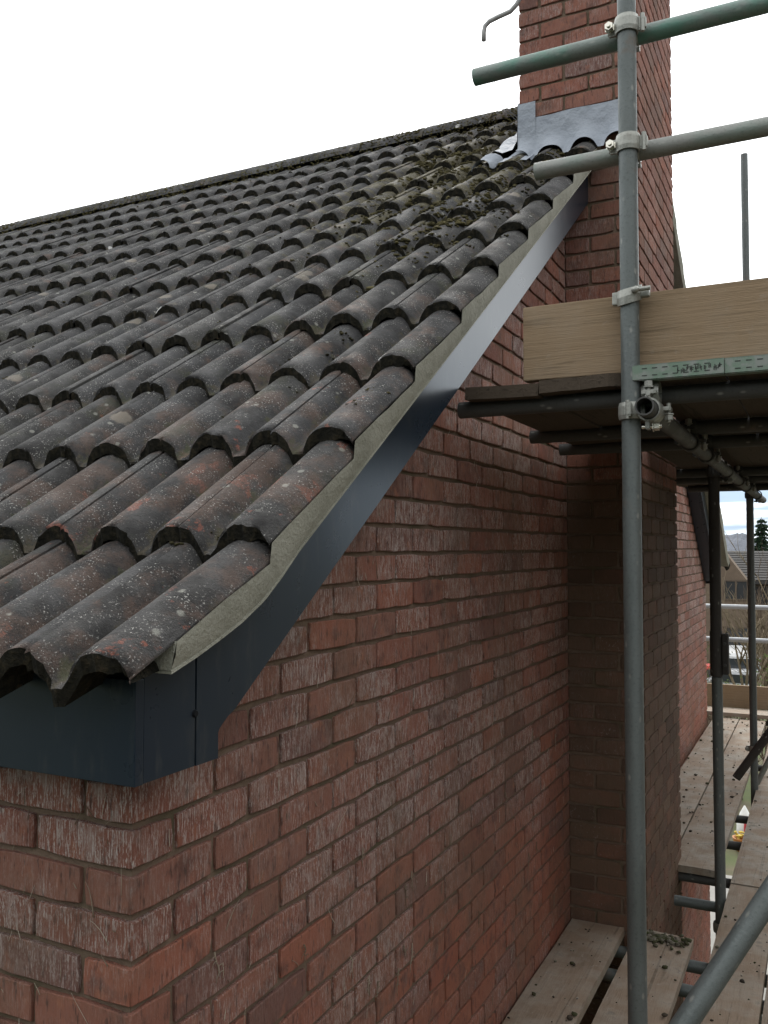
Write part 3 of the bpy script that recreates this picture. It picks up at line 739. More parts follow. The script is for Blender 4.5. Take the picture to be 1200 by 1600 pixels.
# ------------------------------------------------------------------ scaffold
def tube_thing(a, b, label, mat='steel', r=.02415, group='scaffold tubes', name='scaffold_tube'):
    a = Vector(a); b = Vector(b); d = b-a
    me = MB(); me.tube((0, 0, 0), (0, 0, d.length), r, 22)
    o = me.build(name, [M[mat]]); o.location = a; o.rotation_mode = 'QUATERNION'; o.rotation_quaternion = d.to_track_quat('Z', 'Y')
    return tag(o, label, 'scaffold tube', group)
SX = .585; SY = 1.21
tube_thing((SX, SY, GZ), (SX, SY, 5.2), 'nearest galvanised upright scaffold tube, tall in front of the chimney', 'steel')
tube_thing((.578, 3.3, GZ), (.5735, 3.3, 1.02), 'grey lower length of upright tube beside the far side of the chimney breast', 'steel')
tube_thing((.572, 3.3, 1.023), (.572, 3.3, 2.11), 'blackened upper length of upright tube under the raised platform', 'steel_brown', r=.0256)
tube_thing((.59, 5.36, GZ), (.59, 5.36, 4.35), 'farthest upright scaffold tube, its top against the sky above the toe board', 'steel')
tube_thing((.135, 1.262, 3.012), (3.0, 1.262, 3.022), 'top guard rail tube with green paint, crossing in front of the chimney stack', 'steel_green')
tube_thing((.318, 1.262, 2.694), (3.0, 1.262, 2.70), 'mortar splashed lower guard rail tube ending over the roof verge', 'steel_old')
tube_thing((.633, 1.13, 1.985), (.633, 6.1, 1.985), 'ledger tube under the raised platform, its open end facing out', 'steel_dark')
up_tr = [(1.29, .075, 'green tipped cross tube nearest under the raised platform'), (2.0, .075, 'second cross tube under the raised platform, ending over the gable wall'),
         (2.46, .06, 'third cross tube under the raised platform, tight before the chimney breast'), (3.93, .30, 'dark cross tube under the platform just past the chimney breast'),
         (4.45, .22, 'dark cross tube under the platform between the two rear uprights'), (5.28, .2, 'farthest dark cross tube under the raised platform edge')]
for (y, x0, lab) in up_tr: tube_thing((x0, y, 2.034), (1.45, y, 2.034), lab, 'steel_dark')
tube_thing((.64, 1.15, -.135), (.64, 8.6, -.135), 'ledger tube just below the walking boards beside the uprights', 'steel')
lo_tr = [(1.75, .03, 'cross tube under the walking boards, nearest seen through the gap'), (2.47, .03, 'cross tube with bright bolt under the boards before the chimney'), (2.69, .03, 'cross tube against the chimney breast under the board ends'),
         (3.36, .36, 'short grey cross tube butting beside the chimney breast'), (3.70, .05, 'cross tube under the near ends of the far boards'), (4.32, .05, 'cross tube seen in the far gap, nearest the pale board'), (4.86, .05, 'cross tube in the far gap below the white bag'), (6.3, .05, 'cross tube in the far gap beyond the last upright'), (8.2, .05, 'farthest cross tube under the end boards')]
for (y, x0, lab) in lo_tr: tube_thing((x0, y, -.069), (2.0, y, -.069), lab, 'steel_dark' if y > 3.5 else 'steel')
tube_thing((-.9, 8.62, 1.02), (2.4, 8.62, 1.015), 'upper bright guard rail tube at the far end of the scaffold', 'steel_white')
tube_thing((-.9, 8.62, .682), (2.4, 8.62, .682), 'lower bright guard rail tube at the far end of the scaffold', 'steel_white')
d = (Vector((.91, .958, .877))-Vector((.751, .834, .632)))
b0 = Vector((.751, .834, .632))-d*2.4; b1 = Vector((.91, .958, .877))+d*3.2
tube_thing(b0, b1, 'sloping brace tube crossing the lower right corner', 'steel')
tube_thing((.48, 5.315, .075), (1.25, 5.315, 1.25), 'dark sloping tube resting on the far boards behind the last upright', 'steel_brown', r=.028)
tube_thing((.60, 5.44, .02), (.92, 5.44, .72), 'thin pale sloping tube behind the farthest upright', 'steel_old', r=.018)

def coupler(loc, ax1, ax2, label, off, simple=False, mat='zinc'):
    """right-angle coupler: a hinged band round each tube, flap lugs and eye bolts; ax1 upright axis, off = offset of the second tube"""
    t = empty('scaffold_coupler', loc, label, 'coupler', 'scaffold couplers')
    loc = Vector(loc)
    for (c, ax, sd_) in ((loc, Vector(ax1), 1), (loc+Vector(off), Vector(ax2), -1)):
        ax = ax.normalized(); o_ = Vector(off).normalized(); tt = ax.cross(o_).normalized()
        band = MB(); n = 26; hw = .022
        prof = [(-hw, .0262), (-hw, .030), (-hw*.5, .0325), (hw*.5, .0325), (hw, .030), (hw, .0262)]
        vs = []; fs = []
        for i in range(n):
            a = 2*math.pi*i/n; rad = o_*math.cos(a)+tt*math.sin(a)
            for (h, r_) in prof: vs.append(c+ax*h+rad*r_)
        k = len(prof)
        for i in range(n):
            for j in range(k): fs.append((i*k+j, ((i+1) % n)*k+j, ((i+1) % n)*k+(j+1) % k, i*k+(j+1) % k))
        band.add(vs, fs, 0, None, False)
        # saddle block between tubes and two lugs
        def blk(ctr, hx, hy, hz, rb=.003):
            bm = bmesh.new(); bmesh.ops.create_cube(bm, size=2); bmesh.ops.bevel(bm, geom=list(bm.edges), offset=.25, segments=2, affect='EDGES')
            mtx = Matrix((( *(o_*hx),), (*(tt*hy),), (*(ax*hz),))).transposed().to_4x4(); mtx.translation = ctr
            bmesh.ops.transform(bm, matrix=mtx, verts=bm.verts); band.bm(bm, 0)
        s_ = 1 if sd_ > 0 else -1
        blk(c+o_*(s_*.031), .008, .022, .020)
        for q in (-1, 1): blk(c+tt*(q*.038)+o_*(.004*s_), .006, .012, .018)
        band.build('band', [M[mat]], t)
        # eye bolt, nut and washer on one lug, hinge pin on the other
        bt = MB()
        p = c+tt*.043
        bt.tube(p-o_*(.030*s_), p+o_*(.020*s_), .0055, 10, 0, False)
        def hexn(q, r_, h):
            bm = bmesh.new(); bmesh.ops.create_cone(bm, cap_ends=True, segments=6, radius1=r_, radius2=r_, depth=h)
            mtx = o_.to_track_quat('Z', 'Y').to_matrix().to_4x4(); mtx.translation = q
            bmesh.ops.transform(bm, matrix=mtx, verts=bm.verts); bt.bm(bm, 0)
        hexn(p-o_*(.018*s_), .0115, .013); hexn(p-o_*(.009*s_), .014, .003)
        bt.build('bolt', [M['bolt'] if not simple else M['zinc']], t)
        pn = MB(); p = c-tt*.041; pn.tube(p-ax*.024, p+ax*.024, .006, 10, 0, False); pn.build('hinge_pin', [M[mat]], t)
    return t
UPZ = (0, 0, 1); AX = (1, 0, 0); AY = (0, 1, 0)
coupler((SX, SY, 3.018), UPZ, AX, 'coupler holding the green top guard rail to the nearest upright', (0, .054, 0))
coupler((SX, SY, 2.698), UPZ, AX, 'coupler holding the splashed lower guard rail to the nearest upright', (0, .054, 0))
# toe board clip: swivel band only
def clip(loc, label, axis=UPZ):
    t = empty('toe_board_clip', loc, label, 'clip', 'scaffold couplers'); loc = Vector(loc)
    b = MB(); n = 24; vs = []; fs = []
    prof = [(-.020, .0262), (-.020, .031), (0, .034), (.020, .031), (.020, .0262)]
    for i in range(n):
        a = 2*math.pi*i/n
        for (h, r_) in prof: vs.append(loc+Vector((r_*math.cos(a), r_*math.sin(a), h+.010*math.sin(a+.6))))
    for i in range(n):
        for j in range(5): fs.append((i*5+j, ((i+1) % n)*5+j, ((i+1) % n)*5+(j+1) % 5, i*5+(j+1) % 5))
    b.add(vs, fs, 0); b.box(loc+Vector((-.045, -.006, -.022)), loc+Vector((-.028, .012, .012)), 0, None, .003); b.box(loc+Vector((.028, -.012, -.010)), loc+Vector((.052, .008, .014)), 0, None, .004)
    b.build('band', [M['zinc']], t)
    b = MB(); b.tube(loc+Vector((.012, -.034, .004)), loc+Vector((.058, -.030, .006)), .006, 10, 0, False); b.lump(loc+Vector((.022, -.036, .004)), .011, 0, None, .9, .1); b.build('bolt', [M['zinc']], t)
    return t
clip((SX, SY, 2.292), 'clip band on the nearest upright at the top edge of the toe board')
coupler((SX, SY, 1.985), UPZ, AY, 'coupler holding the open ended ledger to the nearest upright', (.048, 0, 0))
coupler((.633, 1.24, 1.985), AY, AX, 'coupler clamping the green tipped cross tube onto the ledger', (0, .0, .05), True, 'zinc')
coupler((.633, 2.0, 1.985), AY, AX, 'second coupler along the ledger, on the second cross tube', (0, 0, .05), True, 'steel_dark')
coupler((.633, 2.46, 1.985), AY, AX, 'third coupler along the ledger, before the chimney breast', (0, 0, .05), True, 'steel_dark')
coupler((.572, 3.3, 1.985), UPZ, AY, 'coupler at the head of the blackened upright', (.057, 0, 0), True, 'steel_dark')
coupler((.633, 3.93, 1.985), AY, AX, 'coupler on the ledger just past the blackened upright', (0, 0, .05), True, 'steel_dark')
coupler((.633, 4.45, 1.985), AY, AX, 'coupler on the ledger midway between the rear uprights', (0, 0, .05), True, 'steel_dark')
coupler((.59, 5.36, 1.985), UPZ, AY, 'coupler under the platform on the farthest upright, against the sky', (.046, 0, 0), True, 'steel_dark')
coupler((.59, 5.36, .27), UPZ, AX, 'pale coupler low on the farthest upright, at the sloping tube', (0, .05, 0), True)
coupler((.572, 3.3, -.135), UPZ, AY, 'coupler on the lower ledger beside the chimney breast', (.062, 0, 0), True)
for (y, lab) in ((2.47, 'coupler with bright bolt on the cross tube before the chimney'), (2.69, 'coupler with bright bolt on the cross tube against the chimney'), (3.36, 'coupler with bright bolt on the short grey cross tube')):
    coupler((.64, y, -.125), AY, AX, lab, (0, 0, .055))
# sleeve joining the two lengths of the middle upright
t = empty('sleeve_coupler', (.602, 3.3, 1.02), 'dark sleeve joining the blackened and grey lengths of the middle upright', 'coupler', 'scaffold couplers')
b = MB(); b.tube((.572, 3.3, 1.03), (.572, 3.3, 1.235), .0285, 20, 0, False); b.box((.598, 3.278, 1.035), (.628, 3.322, 1.225), 0, None, .006); b.build('band', [M['steel_brown']], t)
for z in (1.08, 1.18): b = MB(); b.tube((.612, 3.262, z), (.612, 3.335, z), .007, 8, 0, False); b.build('bolt', [M['steel_dark']], t)

# boards
def board(x0, x1, y0, y1, z, label, mat='wood_mud', th=.038, band=False, cat='scaffold board', rot=0, chew=None, group='scaffold boards'):
    """plank lying along y, top at z; slightly warped, worn arrises"""
    cx, cy = (x0+x1)/2, (y0+y1)/2
    t = empty('scaffold_board', (cx, cy, z-th), label, cat, group)
    mbx = MB(); nx_, ny = 6, max(6, int((y1-y0)/.12)); W = x1-x0; LN = y1-y0
    sd0 = random.random()*50; wp = random.uniform(-.004, .004)
    def P(i, j, top):
        a = i/nx_; b_ = j/ny
        x = -W/2+W*a; y = -LN/2+LN*b_
        if i in (0, nx_): x += .0022*mnoise.noise(Vector((sd0, y*5, top)))
        if j in (0, ny): y += .004*mnoise.noise(Vector((x*14, sd0, 3)))
        zz = th if top else 0
        zz += wp*math.cos(b_*4)*(a-.5)*2+.0015*mnoise.noise(Vector((x*6, y*1.5, sd0)))
        if top and (i in (0, nx_) or j in (0, ny)): zz -= .003
        if chew and j == 0 and chew(a): y += chew(a)
        return (x, y, zz)
    vs = [P(i, j, 1) for i in range(nx_+1) for j in range(ny+1)]+[P(i, j, 0) for i in range(nx_+1) for j in range(ny+1)]
    q = ny+1; o_ = (nx_+1)*q; fs = []
    for i in range(nx_):
        for j in range(ny):
            fs.append((i*q+j, (i+1)*q+j, (i+1)*q+j+1, i*q+j+1)); fs.append((o_+i*q+j, o_+i*q+j+1, o_+(i+1)*q+j+1, o_+(i+1)*q+j))
    for i in range(nx_):
        fs.append((i*q, o_+i*q, o_+(i+1)*q, (i+1)*q)); fs.append((i*q+ny, (i+1)*q+ny, o_+(i+1)*q+ny, o_+i*q+ny))
    for j in range(ny):
        fs.append((j, j+1, o_+j+1, o_+j)); fs.append((nx_*q+j, o_+nx_*q+j, o_+nx_*q+j+1, nx_*q+j+1))
    mbx.add(vs, fs, 0)
    o = mbx.build('plank', [M[mat]]); o.parent = t
    if band:
        hb = MB(); e = -LN/2
        hb.box((-W/2-.002, e-.0035, .001), (W/2+.002, e-.001, th-.001), 0); hb.box((-W/2-.002, e-.001, th), (W/2+.002, e+.03, th+.0012), 0); hb.box((-W/2-.002, e-.001, -.0012), (W/2+.002, e+.03, 0), 0)
        for zz in (.27, .75):
            xx = -W/2+.022
            while xx < W/2-.025:
                hb.box((xx, e-.0042, th*zz-.0012), (xx+.013, e-.0036, th*zz+.0012), 1); xx += .0255
        if band == 2:                       # stamped lettering, worn to an unreadable row of marks
            xx = .0
            while xx < W/2-.012:
                w_ = random.uniform(.004, .009)
                for s_ in range(random.choice((2, 3, 3))):
                    px = xx+random.uniform(0, w_); pz = th*random.uniform(.36, .62)
                    hb.box((px, e-.0044, pz-.005), (px+.0022, e-.0037, pz+.005), 1)
                    if random.random() < .6: hb.box((px, e-.0043, pz-.001), (px+.006, e-.00365, pz+.001), 1)
                xx += w_+.004
        ob = hb.build('end_band', [M['band'], M['ink']]); ob.parent = t
    return t
UT = 2.100
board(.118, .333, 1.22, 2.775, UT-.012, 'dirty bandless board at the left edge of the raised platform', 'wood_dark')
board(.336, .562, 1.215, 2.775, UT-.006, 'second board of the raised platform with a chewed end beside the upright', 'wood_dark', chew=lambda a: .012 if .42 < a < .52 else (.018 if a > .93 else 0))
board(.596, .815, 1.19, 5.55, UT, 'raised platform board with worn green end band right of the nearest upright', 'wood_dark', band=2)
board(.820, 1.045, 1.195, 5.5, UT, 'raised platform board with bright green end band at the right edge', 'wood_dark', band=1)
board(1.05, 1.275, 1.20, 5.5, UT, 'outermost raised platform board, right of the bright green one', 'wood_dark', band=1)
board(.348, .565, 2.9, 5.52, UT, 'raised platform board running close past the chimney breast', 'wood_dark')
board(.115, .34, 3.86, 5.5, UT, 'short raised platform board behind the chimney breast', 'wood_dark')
# toe board along x
t = empty('toe_board', (1.5, 1.258, UT), 'pale upright toe board along the raised platform edge', 'toe board')
b = MB(); b.box((.283, 1.244, UT-.004), (2.2, 1.281, UT+.205), 0, None, .003); b.build('plank', [M['wood_x']], t)
b = MB(); b.box((.2815, 1.2435, UT-.002), (.2945, 1.2815, UT+.203), 0, None, .001); b.build('end_stain', [M['band']], t) if False else None
# lower walkway
board(.012, .238, -1.9, 2.776, 0, 'walkway board tight against the gable wall', 'wood_near')
board(.292, .517, -1.8, 2.80, .001, 'walkway board ending in a mossy crust before the chimney', 'wood_near')
board(.600, .802, -1.9, 3.50, .003, 'walkway board right of the uprights, under the sloping brace', 'wood_near')
board(.812, 1.035, -1.9, 3.49, .001, 'walkway board at the lower right corner beyond the dark gap', 'wood_near')
board(1.043, 1.268, -1.9, 3.5, 0, 'walkway board outermost on the right under the photographer', 'wood_near')
board(.600, .815, 3.512, 8.0, .006, 'muddy far walkway board right of the rear uprights', 'wood_mud')
board(.82, 1.045, 3.50, 8.0, .004, 'muddy far walkway board outermost on the right', 'wood_mud')
board(.062, .287, 3.845, 7.96, 0, 'far walkway board along the wall beyond the chimney', 'wood_mud')
board(.297, .523, 3.665, 7.95, .001, 'far walkway board covered in grey dirt, left of the rear uprights', 'wood_mud')
t = empty('scaffold_board', (.6, 8.1, 0), 'pale cross board at the far end of the walkway', 'scaffold board', 'scaffold boards')
b = MB(); b.box((-.8, 7.975, .008), (2.2, 8.2, .046), 0, None, .003); b.build('plank', [M['wood_mud_x']], t)
t = empty('scaffold_board', (.6, 8.32, 0), 'farthest cross board at the foot of the far toe board', 'scaffold board', 'scaffold boards')
b = MB(); b.box((-.8, 8.205, -.02), (2.2, 8.43, .018), 0, None, .003); b.build('plank', [M['wood_mud_x']], t)
t = empty('toe_board', (.6, 8.5, 0), 'toe board closing the far end of the walkway', 'toe board')
b = MB(); b.box((-.85, 8.50, .008), (2.3, 8.538, .235), 0, None, .003); b.build('plank', [M['wood_x']], t)
# crumbs of mortar and moss on the boards
mb = MB()
def onb(x, y):
    if y < 2.75: return (.02 < x < .23) or (.30 < x < .51) or (.605 < x < 1.26 and not .8 < x < .815)
    return (.61 < x < 1.0) or (y > 3.9 and .07 < x < .52)
for it in range(2600):
    x = random.uniform(.02, 1.2); y = random.uniform(.6, 8.0)
    if not onb(x, y) or (3.46 < y < 3.53): continue
    far = y > 3.7
    if random.random() > (.45 if far else .35): continue
    r_ = random.choice([.0025, .003, .003, .004, .005, .006, .010])*random.uniform(.7, 1.3)*(1.05 if far else 1)
    mb.lump((x, y, .004+r_*.25), r_, 0, random.random()*(.8 if r_ > .006 else 1), flat=.6, jag=.42)
for it in range(120):                      # mossy crust at the end of the second board
    x = random.gauss(.41, .05); y = random.gauss(2.72, .03); r_ = random.uniform(.004, .014)
    if .30 < x < .51 and y < 2.79: mb.lump((x, y, .003+r_*.4), r_, 0, random.uniform(.5, .8), flat=.6, jag=.6)
tag(mb.build('mortar_crumbs', [M['crumb']]), 'dark crumbs of mortar and moss scattered on the walkway boards', 'debris', None, 'stuff')

# ------------------------------------------------------------------ ground and background
m = MT('ground_mix', .95, .15)
n1 = m.noise(m.coord(), .25, 6, .6); n2 = m.noise(m.coord(), 3, 5, .6)
c = m.mix(m.rng(n1, .42, .58), (.07, .085, .035), (.10, .085, .055)); c = m.mix(m.rng(n2, .45, .7, 0, .5), c, (.05, .06, .03))
m.col(c); M['ground'] = m.m
m = MT('pale_paving', .9, .2); n1 = m.noise(m.coord(), 2.5, 5, .6)
m.col(m.mix(n1, (.20, .195, .18), (.28, .27, .25))); M['paving'] = m.m
m = MT('asphalt', .9, .2); n1 = m.noise(m.coord(), 30, 4, .6); m.col(m.mix(n1, (.045, .045, .047), (.065, .065, .065))); M['asphalt'] = m.m
def gh(y): 
    if y < 12: return GZ
    if y < 40: return GZ-1.5*(y-12)/28
    return GZ-1.5
mb = MB(); ys = [-60, -20, 0, 6, 12, 18, 24, 30, 36, 40, 60, 100, 200, 500, 1500]; xs = [-1500, -300, -60, -20, 0, 20, 60, 300, 1500]
vs = [(x, y, gh(y)) for y in ys for x in xs]; k = len(xs)
mb.add(vs, [(j*k+i, j*k+i+1, (j+1)*k+i+1, (j+1)*k+i) for j in range(len(ys)-1) for i in range(k-1)], 0)
tag(mb.build('ground', [M['ground']]), kind='structure')
mb = MB(); mb.box((-8, 8.3, GZ-.05), (3.0, 14.4, GZ+.006)); tag(mb.build('paving', [M['paving']]), kind='structure')
mb = MB(); mb.add([(-40, 39.5, gh(40)+.01), (60, 39.5, gh(40)+.01), (60, 46.5, gh(46)+.01), (-40, 46.5, gh(46)+.01)], [(0, 1, 2, 3)]); tag(mb.build('road', [M['asphalt']]), kind='structure')
def lathe(mb, c, prof, seg=16, mat=0, rnd=.5):
    vs = [(c[0]+r_*math.cos(2*math.pi*i/seg), c[1]+r_*math.sin(2*math.pi*i/seg), c[2]+h) for (h, r_) in prof for i in range(seg)]
    mb.add(vs, [(k_*seg+i, k_*seg+(i+1) % seg, (k_+1)*seg+(i+1) % seg, (k_+1)*seg+i) for k_ in range(len(prof)-1) for i in range(seg)], mat, rnd, True)
plain('white_plastic', (.75, .75, .72), .4); plain('red_plastic', (.45, .05, .06), .4); plain('orange_glaze', (.42, .17, .05), .4); plain('yellow_petals', (.5, .36, .06), .6)
t = empty('garden_ornament', (-.42, 17.6, gh(17.6)), 'white pointed garden ornament with a red stripe, seen through the walkway gap', 'ornament')
b = MB(); lathe(b, t.location, [(0, .13), (.05, .16), (.25, .15), (.45, .09), (.6, .01)]); b.build('body', [M['white_plastic']], t)
b = MB(); b.path([t.location+Vector((.02, -.15, .03)), t.location+Vector((.02, -.165, .15)), t.location+Vector((.02, -.155, .27)), t.location+Vector((.01, -.11, .42))], [.03, .03, .025, .008], 8); b.build('stripe', [M['red_plastic']], t)
t = empty('flower_pot', (-.40, 16.5, gh(16.5)), 'orange pot of yellow flowers, seen through the walkway gap', 'flower pot')
b = MB(); lathe(b, t.location, [(0, .08), (.02, .10), (.22, .15), (.25, .16), (.25, .13), (.2, .12)]); b.build('pot', [M['orange_glaze']], t)
b = MB()
for q_ in range(26): a = random.uniform(0, 6.28); r_ = random.uniform(0, .14); b.lump((t.location.x+r_*math.cos(a), t.location.y+r_*math.sin(a), t.location.z+.27+random.uniform(-.02, .08)), .03, 0, None, .7, .4)
b.build('flowers', [M['yellow_petals']], t)
# pixel-to-plane helper kept to world distances only
def at(px, py, y):
    r_ = FW*1380+Rt*(px-600)-UP*(py-800); t_ = (y-CAM.y)/r_.y; return CAM+r_*t_
plain('far_brown_brick', (.155, .118, .088), .9, .15, .3, 3)
plain('far_roof_tile', (.075, .072, .07), .9, .2, .3, 2)
plain('conifer_leaf', (.035, .06, .035), .9, .1, .5, 3)
plain('far_glass', (.03, .035, .04), .15, .5, .2)
plain('dark_frame', (.10, .075, .055), .6)
hy = 49.0
def far_house(x0, x1, y0, dep, zb, ze, zr, wins, label, gable=None):
    t = empty('brick_house', ((x0+x1)/2, y0, zb), label, 'house', 'houses beyond the scaffold')
    b = MB(); b.box((x0, y0, zb), (x1, y0+dep, ze)); b.build('wall', [M['far_brown_brick']], t)
    b = MB(); ym = y0+dep/2
    b.prism([(x0-.3, y0-.4, ze-.25), (x0-.3, ym, zr), (x0-.3, y0+dep+.4, ze-.25), (x0-.3, y0+dep+.35, ze-.05+.2), (x0-.3, ym, zr+.18), (x0-.3, y0-.45, ze-.05)], (x1-x0+.6, 0, 0)); 
    b.prism([(x0+.01, y0+.05, ze-.1), (x0+.01, ym, zr-.05), (x0+.01, y0+dep-.05, ze-.1)], (x1-x0-.02, 0, 0), 1)
    nrow = int(math.hypot(ym-y0, zr-ze)/.33)
    for i in range(nrow):                       # tile courses as low steps
        f = i/nrow; y = y0-.45+(ym-y0+.45)*f; z = ze-.05+(zr+.18-ze+.05)*f
        b.box((x0-.3, y-.02, z+.004), (x1+.3, y+.06, z+.035), 0)
    b.build('roof', [M['far_roof_tile'], M['far_brown_brick']], t)
    if gable:
        gx0, gx1, gz = gable
        b = MB(); b.prism([(gx0, y0-1.2, zb), (gx1, y0-1.2, zb), (gx1, y0-1.2, ze), ((gx0+gx1)/2, y0-1.2, gz), (gx0, y0-1.2, ze)], (0, 1.15, 0)); b.build('wall', [M['far_brown_brick']], t)
    for (wx, wz, ww, wh, yy) in wins:
        b = MB()
        for (a, c_) in (((wx-ww/2, wz-wh/2), (wx+ww/2, wz-wh/2+.08)), ((wx-ww/2, wz+wh/2-.08), (wx+ww/2, wz+wh/2)), ((wx-ww/2, wz-wh/2+.08), (wx-ww/2+.08, wz+wh/2-.08)), ((wx+ww/2-.08, wz-wh/2+.08), (wx+ww/2, wz+wh/2-.08)), ((wx-.04, wz-wh/2+.08), (wx+.04, wz+wh/2-.08))):
            b.box((a[0], yy-.06, a[1]), (c_[0], yy-.002, c_[1]))
        wo = b.build('window', [M['dark_frame']], t)
        g_ = MB(); g_.box((wx-ww/2+.04, yy-.03, wz-wh/2+.04), (wx+ww/2-.04, yy-.02, wz+wh/2-.04)); go = g_.build('pane', [M['far_glass']], t); go.parent = wo; go.matrix_parent_inverse = Matrix.Identity(4)
    return t
q = lambda px, py, y=hy: at(px, py, y)
w1, w2 = q(1150, 922, hy-1.2), q(1152, 995, hy-1.2)
gxl, gxr = q(1085, 900, hy-1.2).x, q(1166, 900, hy-1.2).x
far_house(gxl+.3, q(1290, 900).x, hy, 8, gh(hy)-.2, q(1200, 905).z, q(1200, 866, hy+4).z,
          [(w1.x, w1.z, 1.2, 1.05, hy-1.2), (w2.x, w2.z, 1.2, 1.05, hy-1.2), (q(1186, 925).x, q(1186, 930).z, 1.2, 1.05, hy)],
          'brown brick house beyond the scaffold with grey tiled roof', (gxl, gxr, q(1128, 852, hy-1.2).z))
# gable house added out of view to block low sky from the side
sky_blocker = empty('brick_house', (9, 3, GZ), 'unseen brown brick house added to block the low sky on the right', 'house', 'houses beyond the scaffold')
b = MB(); b.prism([(5.5, -2.2, GZ), (5.5, 8.4, GZ), (5.5, 8.4, 2.2), (5.5, 3.1, 6.0), (5.5, -2.2, 2.2)], (8, 0, 0), 0); b.build('wall', [M['far_brown_brick']], sky_blocker)
b = MB(); b.prism([(5.35, -2.6, 1.93), (5.35, 3.1, 6.02), (5.35, 8.8, 1.93), (5.35, 8.8, 2.16), (5.35, 3.1, 6.25), (5.35, -2.6, 2.16)], (8.4, 0, 0), 0); b.build('roof', [M['far_roof_tile']], sky_blocker)
hd = empty('sky_block_hedge', (-1, -8, GZ), 'unseen tall dark hedge added behind the camera to block low sky', 'hedge')  # hedge added out of view, keeps low front light off the walls
b = MB(); hr = random.Random(3)
for it in range(1500):
    x = hr.uniform(-7, 6); z = hr.uniform(GZ, 3.4); y = -7.6+hr.uniform(-.25, .25); r_ = hr.uniform(.25, .5)
    if it % 4 == 0: z = 3.3+hr.uniform(-.2, .2); y = hr.uniform(-9.4, -7.6)
    u = Vector((hr.gauss(0, 1), hr.gauss(0, 1), hr.gauss(0, 1))).normalized(); v = u.orthogonal().normalized(); n_ = u.cross(v); c_ = Vector((x, y, z))
    for q_ in range(5):
        d_ = Vector((hr.gauss(0, .2), hr.gauss(0, .2), hr.gauss(0, .2))); u2 = (u+d_*3).normalized(); v2 = u2.orthogonal().normalized()
        b.add([c_+d_-u2*r_*.4, c_+d_+v2*r_*.25, c_+d_+u2*r_*.4, c_+d_-v2*r_*.25], [(0, 1, 2, 3)], 0, hr.random())
b.box((-6.9, -9.3, GZ), (5.9, -7.8, 3.1), 0); b.build('foliage', [M['conifer_leaf']], hd)
# vehicles parked in front
def car(loc, rz, paint, label, kind='car', L_=4.2, W_=1.75, H_=1.45):
    t = empty('parked_'+kind, loc, label, kind, 'vehicles parked in front of the brown house'); t.rotation_euler.z = rz
    b = MB()
    if kind == 'van': prof = [(-.5, .12), (-.5, .92), (-.46, 1.0), (.26, 1.0), (.36, .93), (.45, .55), (.5, .48), (.5, .12)]
    else: prof = [(-.5, .2), (-.49, .6), (-.43, .66), (-.30, .97), (-.22, 1.0), (.08, 1.0), (.22, .66), (.46, .55), (.5, .42), (.5, .2)]
    poly = [Vector((-W_/2, a*L_, h*H_)) for (a, h) in prof]
    bm = bmesh.new(); va = [bm.verts.new(p) for p in poly]; vb = [bm.verts.new(p+Vector((W_, 0, 0))) for p in poly]
    for v, (a, h) in zip(va, prof):
        if h > .7: v.co.x += .16
    for v, (a, h) in zip(vb, prof):
        if h > .7: v.co.x -= .16
    bm.faces.new(va); bm.faces.new(vb[::-1])
    for i in range(len(va)): bm.faces.new((va[i], vb[i], vb[(i+1) % len(va)], va[(i+1) % len(va)]))
    bmesh.ops.recalc_face_normals(bm, faces=bm.faces); bmesh.ops.bevel(bm, geom=list(bm.edges), offset=.05, segments=2, affect='EDGES'); b.bm(bm, 0)
    o = b.build('body', [paint]); o.parent = t
    for s_ in (-1, 1):
        b = MB(); x = s_*(W_/2-.06)
        pl = [(-.38, .68), (-.28, .92), (.06, .92), (.17, .68)] if kind != 'van' else [(.12, .6), (.12, .88), (.33, .88), (.40, .6)]
        b.prism([(x, a*L_, h*H_) for (a, h) in pl], (s_*.05, 0, 0)); o = b.build('window', [M['far_glass']]); o.parent = t
    b = MB(); b.box((-W_/2+.25, -L_*.47 if kind != 'van' else -L_*.502, H_*.68), (W_/2-.25, -L_*.36 if kind != 'van' else -L_*.498, H_*.9))
    o = b.build('window', [M['far_glass']]); o.parent = t
    for sx_ in (-1, 1):
        for sy_ in (-.3, .3):
            b = MB(); b.tube((sx_*(W_/2-.2), sy_*L_, .31), (sx_*(W_/2+.01), sy_*L_, .31), .31, 18, 0, False); o = b.build('wheel', [M['dark']]); o.parent = t
            b = MB(); b.tube((sx_*(W_/2), sy_*L_, .31), (sx_*(W_/2+.02), sy_*L_, .31), .19, 14, 0, False); o2 = b.build('rim', [M['aerial_steel']]); o2.parent = o
    return t
plain('red_paint', (.5, .03, .03), .3, .5); plain('white_paint', (.5, .5, .5), .35, .5); plain('teal_paint', (.03, .25, .27), .3, .5); plain('silver_paint', (.42, .43, .44), .3, .5)
gz_ = gh(42)+.01
car((q(1113, 1048, 42).x, 42, gz_), R(70), M['red_paint'], 'red car parked beyond the far toe board')
car((q(1153, 1040, 43.5).x, 43.5, gz_), R(8), M['white_paint'], 'white van parked between bare shrubs', 'van', 4.8, 1.9, 2.1)
car((q(1202, 1050, 41.5).x, 41.5, gz_), R(80), M['teal_paint'], 'teal car parked at the right edge')
car((q(1133, 1052, 40.6).x+.2, 40.8, gz_), R(85), M['silver_paint'], 'silver car parked in front of the white van')
